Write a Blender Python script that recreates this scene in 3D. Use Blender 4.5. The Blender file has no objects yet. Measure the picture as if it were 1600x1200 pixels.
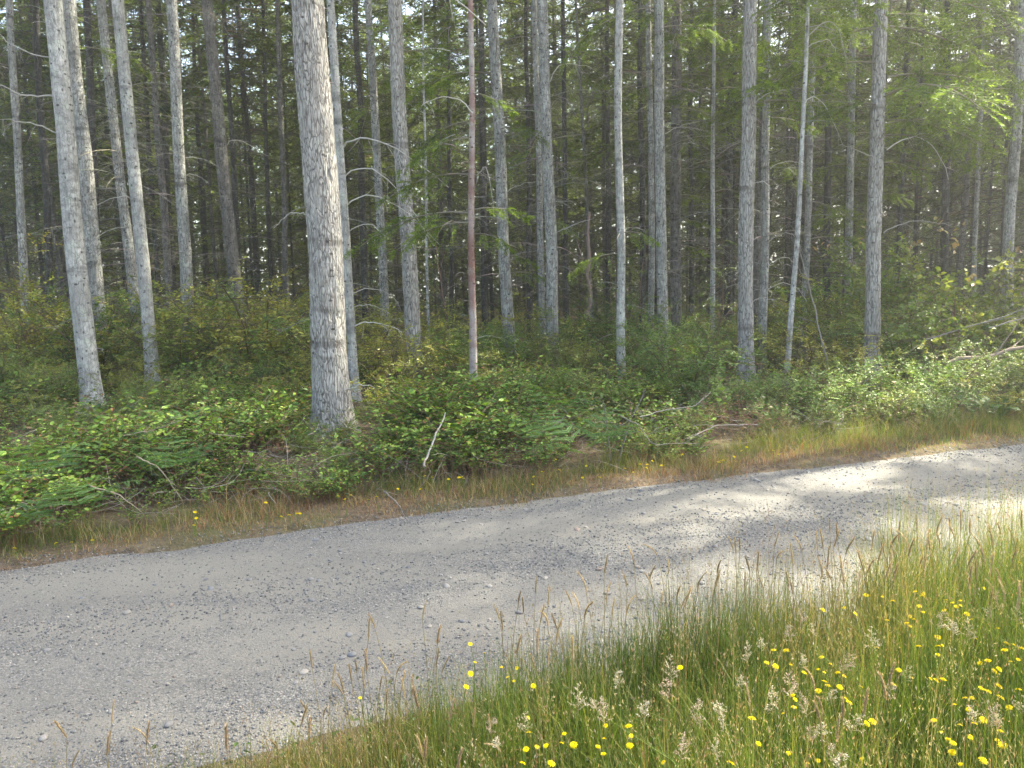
import bpy, math, random
import numpy as np
from mathutils import Matrix, Vector

# ------------------------------------------------------------------ camera, sky, sun, exposure
scene = bpy.context.scene
PITCH, ROLL = math.radians(7.5), math.radians(1.6)
fw = Vector((0, math.cos(PITCH), -math.sin(PITCH)))
r0 = Vector((1, 0, 0)); u0 = r0.cross(fw)
rt = r0 * math.cos(ROLL) - u0 * math.sin(ROLL)
up = u0 * math.cos(ROLL) + r0 * math.sin(ROLL)
cam_data = bpy.data.cameras.new('camera')
cam_data.sensor_width = 36; cam_data.lens = 36 * 1142 / 1600
cam_data.clip_start = 0.05; cam_data.clip_end = 2000
cam = bpy.data.objects.new('camera', cam_data)
bf = -fw
cam.matrix_world = Matrix(((rt.x, up.x, bf.x, 0), (rt.y, up.y, bf.y, 0), (rt.z, up.z, bf.z, 1.65), (0, 0, 0, 1)))
scene.collection.objects.link(cam); scene.camera = cam

SUN_AZ, SUN_EL = math.radians(62), math.radians(51)      # azimuth from +Y towards +X
world = bpy.data.worlds.new('World'); scene.world = world; world.use_nodes = True
wn = world.node_tree
sky = wn.nodes.new('ShaderNodeTexSky'); sky.sky_type = 'NISHITA'; sky.sun_disc = False
sky.sun_elevation = SUN_EL; sky.sun_rotation = SUN_AZ; sky.dust_density = 4.0; sky.air_density = 1.0; sky.ozone_density = 1.0
wn.links.new(sky.outputs[0], wn.nodes['Background'].inputs[0])
wn.nodes['Background'].inputs[1].default_value = 0.15
sl = bpy.data.lights.new('sun', 'SUN'); sl.energy = 4.2; sl.angle = math.radians(0.53); sl.color = (1.0, 0.94, 0.84)
sun = bpy.data.objects.new('sun', sl); scene.collection.objects.link(sun)
sdir = Vector((math.sin(SUN_AZ) * math.cos(SUN_EL), math.cos(SUN_AZ) * math.cos(SUN_EL), math.sin(SUN_EL)))
sun.rotation_euler = sdir.to_track_quat('Z', 'Y').to_euler(); sun.location = (20, 30, 40)
vs = scene.view_settings
vs.view_transform = 'Standard'; vs.look = 'None'; vs.gamma = 1.0; vs.exposure = 2.4; vs.use_white_balance = True; vs.white_balance_temperature = 7100; vs.white_balance_tint = 4; vs.use_curve_mapping = False
scene.render.engine = 'CYCLES'
cy = scene.cycles
cy.adaptive_threshold = .02; cy.max_bounces = 6; cy.diffuse_bounces = 3; cy.glossy_bounces = 2; cy.transmission_bounces = 4; cy.transparent_max_bounces = 4
cy.volume_bounces = 1; cy.use_denoising = True
cy.sample_clamp_indirect = 6.0

# ------------------------------------------------------------------ helpers
rng = np.random.default_rng(11)
random.seed(5)
COL = scene.collection

def unit(v):
    return v / np.maximum(np.linalg.norm(v, axis=-1, keepdims=True), 1e-9)

def hash2(ix, iy, seed):
    h = (ix.astype(np.int64) * 374761393 + iy.astype(np.int64) * 668265263 + seed * 974711) & 0x7fffffff
    h = ((h ^ (h >> 13)) * 1274126177) & 0x7fffffff
    return ((h ^ (h >> 16)) & 0xffff) / 65535.0

def vnoise(x, y, seed=0):
    x = np.asarray(x, float); y = np.asarray(y, float)
    ix = np.floor(x); iy = np.floor(y); fx = x - ix; fy = y - iy
    fx = fx * fx * (3 - 2 * fx); fy = fy * fy * (3 - 2 * fy)
    a = hash2(ix, iy, seed); b = hash2(ix + 1, iy, seed); c = hash2(ix, iy + 1, seed); d = hash2(ix + 1, iy + 1, seed)
    return (a * (1 - fx) + b * fx) * (1 - fy) + (c * (1 - fx) + d * fx) * fy

def smooth(a, b, x):
    t = np.clip((x - a) / (b - a), 0, 1); return t * t * (3 - 2 * t)

def yf(x):                                   # far edge of the road
    xc = np.clip(x, -6, 6)
    return 5.46 + .335 * xc - .008 * xc * xc + (x - xc) * (.335 - .016 * xc)

def yn(x):                                   # near edge of the road
    return yf(x) - 2.62

def ground_z(x, y):
    x = np.asarray(x, float); y = np.asarray(y, float)
    s = y - yf(x); n = yn(x) - y
    z = -.05 + .08 * smooth(-.08, .12, s) + .10 * smooth(.6, 3.0, s) + .08 * smooth(-.08, .1, n) + .07 * smooth(.1, .7, n)
    amp = .10 * smooth(.3, 2.5, s) + .02
    z = z + amp * (vnoise(x * .7, y * .7, 3) - .5) + .03 * (vnoise(x * 3, y * 3, 4) - .5)
    return z

class Geo:
    """collects vertices, quads, triangles and tints; build() makes one mesh"""
    def __init__(s): s.V = []; s.Q = []; s.T = []; s.C = []; s.n = 0
    def add(s, V, Q=None, T=None, C=(1, 1, 1)):
        V = np.asarray(V, float).reshape(-1, 3)
        C = np.asarray(C, float)
        if C.ndim == 1: C = np.tile(C, (len(V), 1))
        if Q is not None and len(Q): s.Q.append(np.asarray(Q) + s.n)
        if T is not None and len(T): s.T.append(np.asarray(T) + s.n)
        s.V.append(V); s.C.append(C); s.n += len(V)
    def arrays(s):
        z4 = np.zeros((0, 4), int); z3 = np.zeros((0, 3), int)
        return (np.concatenate(s.V), np.concatenate(s.Q) if s.Q else z4, np.concatenate(s.T) if s.T else z3, np.concatenate(s.C))
    def build(s, name, mat, smooth_shade=False):
        V, Q, T, C = s.arrays()
        return mesh_from(name, V, Q, T, C, mat, smooth_shade)

def mesh_from(name, V, Q, T, C, mat, smooth_shade=False):
    me = bpy.data.meshes.new(name)
    nq, nt = len(Q), len(T)
    me.vertices.add(len(V)); me.vertices.foreach_set('co', V.astype(np.float32).ravel())
    me.loops.add(nq * 4 + nt * 3)
    me.loops.foreach_set('vertex_index', np.concatenate([Q.ravel(), T.ravel()]).astype(np.int32))
    me.polygons.add(nq + nt)
    me.polygons.foreach_set('loop_start', np.concatenate([np.arange(nq) * 4, nq * 4 + np.arange(nt) * 3]).astype(np.int32))
    if smooth_shade: me.polygons.foreach_set('use_smooth', np.ones(nq + nt, bool))
    me.update(calc_edges=True)
    at = me.attributes.new('tint', 'FLOAT_COLOR', 'POINT')
    at.data.foreach_set('color', np.concatenate([C, np.ones((len(C), 1))], 1).astype(np.float32).ravel())
    me.materials.append(mat)
    return me

def obj(name, me, parent=None, loc=(0, 0, 0), rot=(0, 0, 0), scale=(1, 1, 1)):
    o = bpy.data.objects.new(name, me); COL.objects.link(o)
    o.location = loc; o.rotation_euler = rot; o.scale = scale if hasattr(scale, '__len__') else (scale,) * 3
    if parent is not None: o.parent = parent
    return o

def tag(o, label=None, cat=None, group=None, kind=None):
    if label: o['label'] = label
    if cat: o['category'] = cat
    if group: o['group'] = group
    if kind: o['kind'] = kind
    return o

def many_tubes(P, R, sides=3):
    """P (n,k,3) centre lines, R (n,k) radii"""
    P = np.asarray(P, float); n, k, _ = P.shape
    t = unit(np.gradient(P, axis=1))
    ref = np.where(np.abs(t[..., 2:3]) > .9, np.array([1., 0, 0]), np.array([0, 0, 1.]))
    a = unit(np.cross(t, ref)); b = np.cross(t, a)
    th = np.arange(sides) * 2 * math.pi / sides
    V = P[:, :, None, :] + R[:, :, None, None] * (np.cos(th)[:, None] * a[:, :, None, :] + np.sin(th)[:, None] * b[:, :, None, :])
    idx = np.arange(n * k * sides).reshape(n, k, sides)
    nx = np.roll(idx, -1, axis=2)
    Q = np.stack([idx[:, :-1], nx[:, :-1], nx[:, 1:], idx[:, 1:]], -1).reshape(-1, 4)
    return V.reshape(-1, 3), Q

def bez(P0, P1, P2, k):
    t = np.linspace(0, 1, k)[None, :, None]
    return (1 - t) ** 2 * P0[:, None] + 2 * t * (1 - t) * P1[:, None] + t * t * P2[:, None]

def leaf_diamond(P, D, N, L, W, fold=.12):
    P = P.reshape(-1, 3); D = unit(D.reshape(-1, 3)); N = N.reshape(-1, 3)
    S = unit(np.cross(D, N)); N = np.cross(S, D)
    L = np.broadcast_to(np.asarray(L, float).reshape(-1, 1), (len(P), 1)); W = np.broadcast_to(np.asarray(W, float).reshape(-1, 1), (len(P), 1))
    m = P + D * L * .45 + N * W * fold
    V = np.stack([P, m + S * W * .5, P + D * L - N * L * .08, m - S * W * .5], 1)
    return V.reshape(-1, 3), np.arange(len(P) * 4).reshape(-1, 4)

def leaf_oval(P, D, N, L, W, fold=.18):
    P = P.reshape(-1, 3); D = unit(D.reshape(-1, 3)); N = N.reshape(-1, 3)
    S = unit(np.cross(D, N)); N = np.cross(S, D)
    L = np.broadcast_to(np.asarray(L, float).reshape(-1, 1), (len(P), 1)); W = np.broadcast_to(np.asarray(W, float).reshape(-1, 1), (len(P), 1))
    f = N * W * fold
    b = P; t = P + D * L - N * L * .15
    l1 = P + D * L * .28 + S * W * .46 + f; l2 = P + D * L * .68 + S * W * .42 + f - N * L * .05
    r1 = P + D * L * .28 - S * W * .46 + f; r2 = P + D * L * .68 - S * W * .42 + f - N * L * .05
    V = np.stack([b, l1, l2, t, r2, r1], 1)
    i = np.arange(len(P))[:, None] * 6
    Q = np.concatenate([i + np.array([[0, 3, 2, 1]]), i + np.array([[0, 5, 4, 3]])])
    return V.reshape(-1, 3), Q

def jitter_col(base, n, amt, r):
    base = np.asarray(base, float)
    v = 1 + amt * (r.random((n, 1)) * 2 - 1)
    h = 1 + amt * .5 * (r.random((n, 3)) * 2 - 1)
    return base * v * h

# ------------------------------------------------------------------ materials
def new_mat(name):
    m = bpy.data.materials.new(name); m.use_nodes = True
    nt = m.node_tree; nt.nodes.clear()
    return m, nt, nt.nodes, nt.links

def mixc(nt, fac, a, b, blend='MIX'):
    n = nt.nodes.new('ShaderNodeMix'); n.data_type = 'RGBA'; n.blend_type = blend
    for s, v in ((n.inputs[0], fac), (n.inputs[6], a), (n.inputs[7], b)):
        if hasattr(v, 'links') or hasattr(v, 'is_linked'): nt.links.new(v, s)
        elif isinstance(v, (int, float)): s.default_value = v
        else: s.default_value = (*v, 1)
    return n.outputs[2]

def ramp(nt, src, stops):
    n = nt.nodes.new('ShaderNodeValToRGB'); e = n.color_ramp.elements
    while len(e) < len(stops): e.new(.5)
    for el, (p, c) in zip(e, stops):
        el.position = p; el.color = (*c, 1) if hasattr(c, '__len__') else (c, c, c, 1)
    nt.links.new(src, n.inputs[0]); return n.outputs[0]

def mathn(nt, op, a, b=0.0, clamp=False):
    n = nt.nodes.new('ShaderNodeMath'); n.operation = op; n.use_clamp = clamp
    for s, v in ((n.inputs[0], a), (n.inputs[1], b)):
        if isinstance(v, (int, float)): s.default_value = v
        else: nt.links.new(v, s)
    return n.outputs[0]

def coords(nt, scale=(1, 1, 1), rand=False):
    tc = nt.nodes.new('ShaderNodeTexCoord'); mp = nt.nodes.new('ShaderNodeMapping')
    mp.inputs['Scale'].default_value = scale
    nt.links.new(tc.outputs['Object'], mp.inputs['Vector'])
    if rand:
        oi = nt.nodes.new('ShaderNodeObjectInfo')
        nt.links.new(mathn(nt, 'MULTIPLY', oi.outputs['Random'], 37.0), mp.inputs['Location'])
    return mp.outputs[0]

def noise(nt, vec, scale, detail=4, rough=.55):
    n = nt.nodes.new('ShaderNodeTexNoise'); n.inputs['Scale'].default_value = scale
    n.inputs['Detail'].default_value = detail; n.inputs['Roughness'].default_value = rough
    nt.links.new(vec, n.inputs['Vector']); return n.outputs['Fac']

def voro(nt, vec, scale, feature='F1', out='Distance'):
    n = nt.nodes.new('ShaderNodeTexVoronoi'); n.feature = feature; n.inputs['Scale'].default_value = scale
    nt.links.new(vec, n.inputs['Vector']); return n.outputs[out]

def bump(nt, h, strength, dist, prev=None):
    b = nt.nodes.new('ShaderNodeBump'); b.inputs['Strength'].default_value = strength; b.inputs['Distance'].default_value = dist
    nt.links.new(h, b.inputs['Height'])
    if prev is not None: nt.links.new(prev, b.inputs['Normal'])
    return b.outputs[0]

def leaf_material(name, trans=.35, rough=.5, spec=.3, var=.35):
    m, nt, N, L = new_mat(name)
    at = N.new('ShaderNodeAttribute'); at.attribute_name = 'tint'
    oi = N.new('ShaderNodeObjectInfo')
    k = mathn(nt, 'MULTIPLY_ADD', oi.outputs['Random'], var); k.node.inputs[2].default_value = 1 - var / 2
    col = mixc(nt, 1.0, at.outputs['Color'], k, 'MULTIPLY')
    p = N.new('ShaderNodeBsdfPrincipled'); p.inputs['Roughness'].default_value = rough; p.inputs['Specular IOR Level'].default_value = spec
    L.new(col, p.inputs['Base Color'])
    out = N.new('ShaderNodeOutputMaterial')
    if trans:
        t = N.new('ShaderNodeBsdfTranslucent')
        L.new(mixc(nt, 1.0, col, (1.25, 1.2, .55), 'MULTIPLY'), t.inputs['Color'])
        mx = N.new('ShaderNodeMixShader'); mx.inputs[0].default_value = trans
        L.new(p.outputs[0], mx.inputs[1]); L.new(t.outputs[0], mx.inputs[2]); L.new(mx.outputs[0], out.inputs[0])
    else:
        L.new(p.outputs[0], out.inputs[0])
    return m

def bark_material(name, pale, mid, crack, cell=26, zs=.32, crack_w=.10, lichen=.35, bumpd=.012, red=None, ck=.9):
    m, nt, N, L = new_mat(name)
    v = coords(nt, (1, 1, 1), True)
    vz = N.new('ShaderNodeMapping'); vz.inputs['Scale'].default_value = (1, 1, zs); L.new(v, vz.inputs['Vector'])
    wob = N.new('ShaderNodeMix'); wob.data_type = 'RGBA'; wob.blend_type = 'ADD'; wob.inputs[0].default_value = .11
    wn_ = N.new('ShaderNodeTexNoise'); wn_.inputs['Scale'].default_value = 9; L.new(vz.outputs[0], wn_.inputs['Vector'])
    L.new(vz.outputs[0], wob.inputs[6]); L.new(wn_.outputs['Color'], wob.inputs[7])
    ed = voro(nt, wob.outputs[2], cell, 'DISTANCE_TO_EDGE')
    cr = ramp(nt, ed, [(0.0, 0.0), (crack_w, 1.0)])
    n1 = noise(nt, v, 2.2, 5); n2 = noise(nt, v, 14, 6, .65); n3 = noise(nt, v, 60, 3)
    vb = N.new('ShaderNodeMapping'); vb.inputs['Scale'].default_value = (.5, .5, 3.2); L.new(v, vb.inputs['Vector'])
    nb = noise(nt, vb.outputs[0], 1.6, 3)
    c = mixc(nt, ramp(nt, n2, [(.40, 0), (.60, 1)]), mid, pale)
    c = mixc(nt, ramp(nt, n1, [(.35, 0), (.70, 1)]), c, mid)
    c = mixc(nt, ramp(nt, nb, [(.60, 0), (.72, .65)]), c, crack)              # rings where whorls once grew
    if red: c = mixc(nt, ramp(nt, noise(nt, vb.outputs[0], .35, 2), [(.34, 0), (.56, .95)]), c, red)
    ln = noise(nt, v, 5.5, 6, .7)
    c = mixc(nt, mathn(nt, 'MULTIPLY', ramp(nt, ln, [(.52, 0), (.66, 1)]), lichen), c, (.50, .54, .46))
    fl = voro(nt, vz.outputs[0], cell * .7)
    c = mixc(nt, ramp(nt, fl, [(.10, .8), (.20, 0)]), c, crack)                # dark flecks
    brk = noise(nt, vz.outputs[0], cell * .42, 3, .6)                          # fissures break off and merge unevenly
    c = mixc(nt, mathn(nt, 'MULTIPLY', ramp(nt, cr, [(0, 1), (.9, 0)]), mathn(nt, 'MULTIPLY', ramp(nt, brk, [(.32, .25), (.58, 1)]), ck)), c, crack)
    str_ = N.new('ShaderNodeMapping'); str_.inputs['Scale'].default_value = (1, 1, .09); L.new(v, str_.inputs['Vector'])
    sn = noise(nt, str_.outputs[0], cell * 2.2, 5, .7)
    c = mixc(nt, mathn(nt, 'MULTIPLY', ramp(nt, sn, [(.46, 0), (.60, 1)]), ck * .55), c, crack)   # long vertical furrows
    vk = N.new('ShaderNodeMapping'); vk.inputs['Scale'].default_value = (1, 1, 1.7); L.new(v, vk.inputs['Vector'])
    kn = voro(nt, vk.outputs[0], 8.5); kc = N.new('ShaderNodeSeparateColor'); L.new(voro(nt, vk.outputs[0], 8.5, 'F1', 'Color'), kc.inputs[0])
    c = mixc(nt, mathn(nt, 'MULTIPLY', ramp(nt, mathn(nt, 'ADD', kn, mathn(nt, 'MULTIPLY', n2, .16)), [(.22, .9), (.29, 0)]), ramp(nt, kc.outputs[0], [(.5, 0), (.62, 1)])), c, crack)   # knots
    p = N.new('ShaderNodeBsdfPrincipled'); p.inputs['Roughness'].default_value = .9; p.inputs['Specular IOR Level'].default_value = .15
    L.new(c, p.inputs['Base Color'])
    b1 = bump(nt, mathn(nt, 'SUBTRACT', cr, sn), .8, bumpd); b2 = bump(nt, n2, .5, .01, b1); b3 = bump(nt, n3, .4, .004, b2)
    L.new(b3, p.inputs['Normal'])
    out = N.new('ShaderNodeOutputMaterial'); L.new(p.outputs[0], out.inputs[0])
    return m

M = {}
M['bark_pale'] = bark_material('bark_pale', (.56, .555, .53), (.30, .295, .28), (.05, .055, .05), 22, .5, .07, .55, .008, None, .5)
M['bark_grey'] = bark_material('bark_grey', (.53, .525, .50), (.27, .267, .25), (.05, .05, .045), 26, .36, .09, .5, .012, None, .8)
M['bark_plate'] = bark_material('bark_plate', (.52, .505, .475), (.37, .355, .33), (.085, .075, .068), 38, .20, .16, .3, .012)
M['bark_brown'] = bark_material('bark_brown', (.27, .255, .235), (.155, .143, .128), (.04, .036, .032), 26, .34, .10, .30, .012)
M['bark_dark'] = bark_material('bark_dark', (.125, .12, .112), (.066, .062, .056), (.025, .023, .021), 26, .34, .10, .25, .010)  # inner trunks: forest shade is put into this darker bark colour
M['bark_red'] = bark_material('bark_red', (.50, .48, .46), (.34, .31, .30), (.09, .06, .05), 18, 2.2, .04, .35, .004, red=(.23, .12, .102), ck=.2)
M['needles'] = leaf_material('fir_needles', .42, .55, .25, .5)
M['leaf'] = leaf_material('shrub_leaves', .38, .45, .35, .35)
M['salal'] = leaf_material('salal_leaves', .30, .48, .3, .2)
M['grass'] = leaf_material('grass_blades', .40, .5, .3, .0)
M['fern'] = leaf_material('fern_fronds', .35, .5, .25, .25)
M['petal'] = leaf_material('yellow_petals', .25, .6, .1, .15)
M['seed'] = leaf_material('seed_heads', .25, .8, .1, .35)
M['wood'] = leaf_material('dead_wood', 0, .9, .1, .3)
M['stone'] = leaf_material('loose_stone', 0, .85, .2, .0)

def stone_tinted():
    m, nt, N, L = new_mat('river_stone')
    oi = N.new('ShaderNodeObjectInfo')
    c = ramp(nt, oi.outputs['Random'], [(0, (.12, .125, .14)), (.3, (.18, .18, .18)), (.55, (.24, .228, .21)), (.75, (.15, .16, .18)), (.9, (.30, .275, .24)), (1, (.22, .165, .14))])
    n = noise(nt, coords(nt), 45, 4)
    c = mixc(nt, 1.0, c, ramp(nt, n, [(.3, .7), (.7, 1.15)]), 'MULTIPLY')
    p = N.new('ShaderNodeBsdfPrincipled'); p.inputs['Roughness'].default_value = .8; L.new(c, p.inputs['Base Color'])
    out = N.new('ShaderNodeOutputMaterial'); L.new(p.outputs[0], out.inputs[0]); return m
M['river_stone'] = stone_tinted()

def road_material():
    m, nt, N, L = new_mat('gravel_road')
    v = coords(nt)
    rot = N.new('ShaderNodeMapping'); rot.vector_type = 'POINT'
    rot.inputs['Rotation'].default_value = (0, 0, -math.radians(18)); rot.inputs['Scale'].default_value = (.28, 1.25, 1); L.new(v, rot.inputs['Vector'])
    band = noise(nt, rot.outputs[0], 1.5, 4, .6); patch = noise(nt, v, 1.1, 5, .6)
    coarse = ramp(nt, mathn(nt, 'ADD', mathn(nt, 'MULTIPLY', band, .7), mathn(nt, 'MULTIPLY', patch, .3)), [(.42, 0), (.56, 1)])
    sx = N.new('ShaderNodeSeparateXYZ'); L.new(v, sx.inputs[0])                # wheel tracks: compacted fines, looser stone between them
    lat = mathn(nt, 'DIVIDE', mathn(nt, 'SUBTRACT', mathn(nt, 'SUBTRACT', sx.outputs[1], mathn(nt, 'MULTIPLY', sx.outputs[0], .33)), 2.84), 2.62)
    lat = mathn(nt, 'ADD', lat, mathn(nt, 'MULTIPLY', mathn(nt, 'SUBTRACT', patch, .5), .22))
    trk = ramp(nt, mathn(nt, 'MINIMUM', mathn(nt, 'ABSOLUTE', mathn(nt, 'SUBTRACT', lat, .29)), mathn(nt, 'ABSOLUTE', mathn(nt, 'SUBTRACT', lat, .75))), [(.05, 1), (.17, 0)])
    coarse = mathn(nt, 'MULTIPLY_ADD', coarse, mathn(nt, 'SUBTRACT', 1.0, mathn(nt, 'MULTIPLY', trk, .45))); coarse.node.inputs[2].default_value = .0
    cellc = voro(nt, v, 105, 'F1', 'Color'); celld = voro(nt, v, 105)
    sep = N.new('ShaderNodeSeparateColor'); L.new(cellc, sep.inputs[0])
    grav = ramp(nt, sep.outputs[0], [(0, (.075, .08, .088)), (.35, (.14, .145, .152)), (.6, (.19, .19, .187)), (.85, (.25, .24, .22)), (1, (.33, .32, .30))])
    grav = mixc(nt, ramp(nt, celld, [(.35, 0), (.75, .7)]), grav, (.06, .06, .062))
    fine = noise(nt, v, 140, 4, .7)
    dust = mixc(nt, ramp(nt, fine, [(.35, 0), (.65, 1)]), (.138, .134, .122), (.218, .21, .19))
    dust = mixc(nt, ramp(nt, patch, [(.4, 0), (.7, .6)]), dust, (.235, .22, .188))
    sp = voro(nt, v, 38, 'F1', 'Color'); sepp = N.new('ShaderNodeSeparateColor'); L.new(sp, sepp.inputs[0])
    peb = mathn(nt, 'MULTIPLY', ramp(nt, sepp.outputs[1], [(.55, 0), (.6, 1)]), ramp(nt, voro(nt, v, 38), [(.30, 1), (.42, 0)]))
    dust = mixc(nt, mathn(nt, 'MULTIPLY', peb, .8), dust, grav)
    c = mixc(nt, mathn(nt, 'MULTIPLY', coarse, .85), dust, grav)
    p = N.new('ShaderNodeBsdfPrincipled'); p.inputs['Roughness'].default_value = .95; p.inputs['Specular IOR Level'].default_value = .15
    L.new(c, p.inputs['Base Color'])
    h = ramp(nt, celld, [(.1, 1), (.8, 0)])
    b1 = bump(nt, mathn(nt, 'MULTIPLY', h, mathn(nt, 'MULTIPLY_ADD', coarse, .8)), .5, .008)
    b2 = bump(nt, fine, .5, .006, b1); b3 = bump(nt, peb, .4, .006, b2)
    L.new(b3, p.inputs['Normal'])
    out = N.new('ShaderNodeOutputMaterial'); L.new(p.outputs[0], out.inputs[0]); return m
M['road'] = road_material()

def ground_material():
    m, nt, N, L = new_mat('forest_floor')
    v = coords(nt)
    n1 = noise(nt, v, 1.3, 5); n2 = noise(nt, v, 25, 6, .7); n3 = noise(nt, v, 5, 4)
    c = mixc(nt, ramp(nt, n2, [(.35, 0), (.65, 1)]), (.055, .042, .03), (.17, .13, .09))
    c = mixc(nt, ramp(nt, n1, [(.45, 0), (.65, .6)]), c, (.07, .085, .03))
    c = mixc(nt, ramp(nt, n3, [(.55, 0), (.7, .5)]), c, (.20, .15, .10))
    p = N.new('ShaderNodeBsdfPrincipled'); p.inputs['Roughness'].default_value = 1; p.inputs['Specular IOR Level'].default_value = .1
    L.new(c, p.inputs['Base Color']); L.new(bump(nt, n2, .8, .03), p.inputs['Normal'])
    out = N.new('ShaderNodeOutputMaterial'); L.new(p.outputs[0], out.inputs[0]); return m
M['ground'] = ground_material()

# ------------------------------------------------------------------ ground and road
def grid_mesh(name, X, Y, Z, mat):
    ny, nx = X.shape
    V = np.stack([X, Y, Z], -1).reshape(-1, 3)
    i = np.arange(nx * ny).reshape(ny, nx)
    Q = np.stack([i[:-1, :-1], i[:-1, 1:], i[1:, 1:], i[1:, :-1]], -1).reshape(-1, 4)
    return mesh_from(name, V, Q, np.zeros((0, 3), int), np.ones((len(V), 3)), mat, True)

t = np.linspace(-1, 1, 241)
gx = 9 * t + 60 * t ** 5 + 431 * t ** 11; gy = 6 + 9 * t + 60 * t ** 5 + 431 * t ** 11
X, Y = np.meshgrid(gx, gy)
tag(obj('ground', grid_mesh('ground', X, Y, ground_z(X, Y), M['ground'])), 'dark forest floor and verge soil under the plants', 'ground', kind='structure')

t = np.linspace(-1, 1, 321)
rx = 6.5 * t + 60 * t ** 7; rv = np.linspace(-.09, 1.07, 71)
X, Vv = np.meshgrid(rx, rv)
Y = yn(X) + Vv * 2.62
def road_z(x, y):
    v = np.clip((y - yn(x)) / 2.62, -.1, 1.1)
    z = .035 * (1 - (2 * v - 1) ** 2) - .022 * np.exp(-((v - .30) / .09) ** 2) - .022 * np.exp(-((v - .74) / .09) ** 2)
    return z + .022 * (vnoise(x * 2.2, y * 2.2, 7) - .5) + .008 * (vnoise(x * 9, y * 9, 8) - .5)
road = tag(obj('gravel_road', grid_mesh('gravel_road', X, Y, road_z(X, Y), M['road'])), 'single track gravel road crossing the picture', 'road', kind='structure')

# ------------------------------------------------------------------ conifers
def trunk_geo(r, H, dia, lean, sides=20, rough=0.0, dz=.16, lean_y=0.0, fine_to=0.0):
    zs = [-.15]
    while zs[-1] < H:
        z = zs[-1]
        zs.append(z + (.035 if z < fine_to else dz * (1 if z < 9 else 4)))
    zs = np.array(zs); zs[-1] = H
    th = np.arange(sides + 1) * 2 * math.pi / sides + math.pi / 2
    Z, TH = np.meshgrid(zs, th, indexing='ij')
    base = dia / 2 * np.clip((H - Z) / (H - 1.5), 0.02, 2) ** .8
    base = base * (1 + .45 * np.exp(-np.maximum(Z, 0) / .25) * (1 + .25 * np.sin(TH * 5 + r.random() * 6)))
    o1, o2, o3 = r.integers(0, 999, 3)
    arc = TH * dia / 2
    rad = base * (1 + .05 * (vnoise(TH * 1.5, Z * 1.2, int(o1)) - .5) + .05 * (vnoise(Z * 2.2 + 3, Z * 0, int(o2)) - .5))
    if rough:
        ridge = np.abs(vnoise(arc * 26 + 2 * vnoise(arc * 8, Z * 3, int(o2)), Z * 7, int(o1)) - .5) * 2
        ridge2 = np.abs(vnoise(arc * 48, Z * 15, int(o3)) - .5) * 2
        rad = rad + rough * (np.minimum(ridge * 2.2, 1) - .7) + rough * .4 * (np.minimum(ridge2 * 2, 1) - .7)
        rad[:, -1] = rad[:, 0]
    wob = .03 * (vnoise(zs * .5, zs * 0, int(o3)) - .5) * np.minimum(zs.clip(0), 2)
    wob2 = .05 * (vnoise(zs * .4 + 9, zs * 0, int(o1)) - .5) * np.minimum(zs.clip(0), 2)
    V = np.stack([lean * Z + wob[:, None] + rad * np.cos(TH), lean_y * Z + wob2[:, None] + rad * np.sin(TH), Z], -1)[:, :-1]
    n = len(zs); i = np.arange(n * sides).reshape(n, sides); j = np.roll(i, -1, 1)
    Q = np.stack([i[:-1], j[:-1], j[1:], i[1:]], -1).reshape(-1, 4)
    g = Geo(); g.add(V, Q)
    return g

GREY_WOOD = np.array([.30, .28, .26]); BROWN_WOOD = np.array([.15, .115, .09])

def dead_set(r, z0, z1, n, l0, l1, rad=.009, col=GREY_WOOD, twigs=5, lean=0.0):
    """bare dead branches with side twigs round a stem that stands at the origin"""
    z = np.sort(r.uniform(z0, z1, n)); az = r.uniform(0, 2 * math.pi, n); l = r.uniform(l0, l1, n) ** 1.0
    d = np.stack([np.cos(az), np.sin(az), np.zeros(n)], 1)
    up_ = r.uniform(-.1, .32, n)[:, None] * np.array([0, 0, 1.]); dr = r.uniform(.1, .55, n)[:, None] * np.array([0, 0, 1.])
    P0 = np.stack([lean * z, 0 * z, z], 1) + d * .03; L = l[:, None]
    P1 = P0 + d * L * .5 + up_ * L; P2 = P0 + d * L + (up_ - dr) * L + r.normal(0, .08, (n, 3)) * L
    k = 6; C = bez(P0, P1, P2, k)
    R = (rad * r.uniform(.6, 1.3, (n, 1))) * np.linspace(1, .25, k)[None]
    g = Geo(); V, Q = many_tubes(C, R, 4)
    g.add(V, Q, C=np.repeat(jitter_col(col, n, .3, r), k * 4, 0))
    m = twigs; tt = r.uniform(.25, .98, (n, m))
    P = (1 - tt)[..., None] ** 2 * P0[:, None] + (2 * tt * (1 - tt))[..., None] * P1[:, None] + (tt ** 2)[..., None] * P2[:, None]
    sd = np.cross(d, [0, 0, 1.])[:, None] * r.choice([-1, 1], (n, m))[..., None]
    D = unit(d[:, None] * r.uniform(.2, 1, (n, m, 1)) + sd * r.uniform(.3, 1, (n, m, 1)) + np.array([0, 0, 1.]) * r.uniform(-.9, .2, (n, m, 1)))
    ll = (l[:, None] * r.uniform(.12, .42, (n, m)))[..., None]
    A = P.reshape(-1, 3); B = (P + D * ll * .55).reshape(-1, 3); E_ = (P + D * ll + np.array([0, 0, -1.]) * ll * r.uniform(0, .35, (n, m, 1))).reshape(-1, 3)
    k2 = 4; C2 = bez(A, B, E_, k2); R2 = np.full((len(A), 1), rad * .38) * np.linspace(1, .4, k2)[None]
    V, Q = many_tubes(C2, R2, 3); g.add(V, Q, C=np.repeat(jitter_col(col * .9, len(A), .3, r), k2 * 3, 0))
    return g

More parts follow.
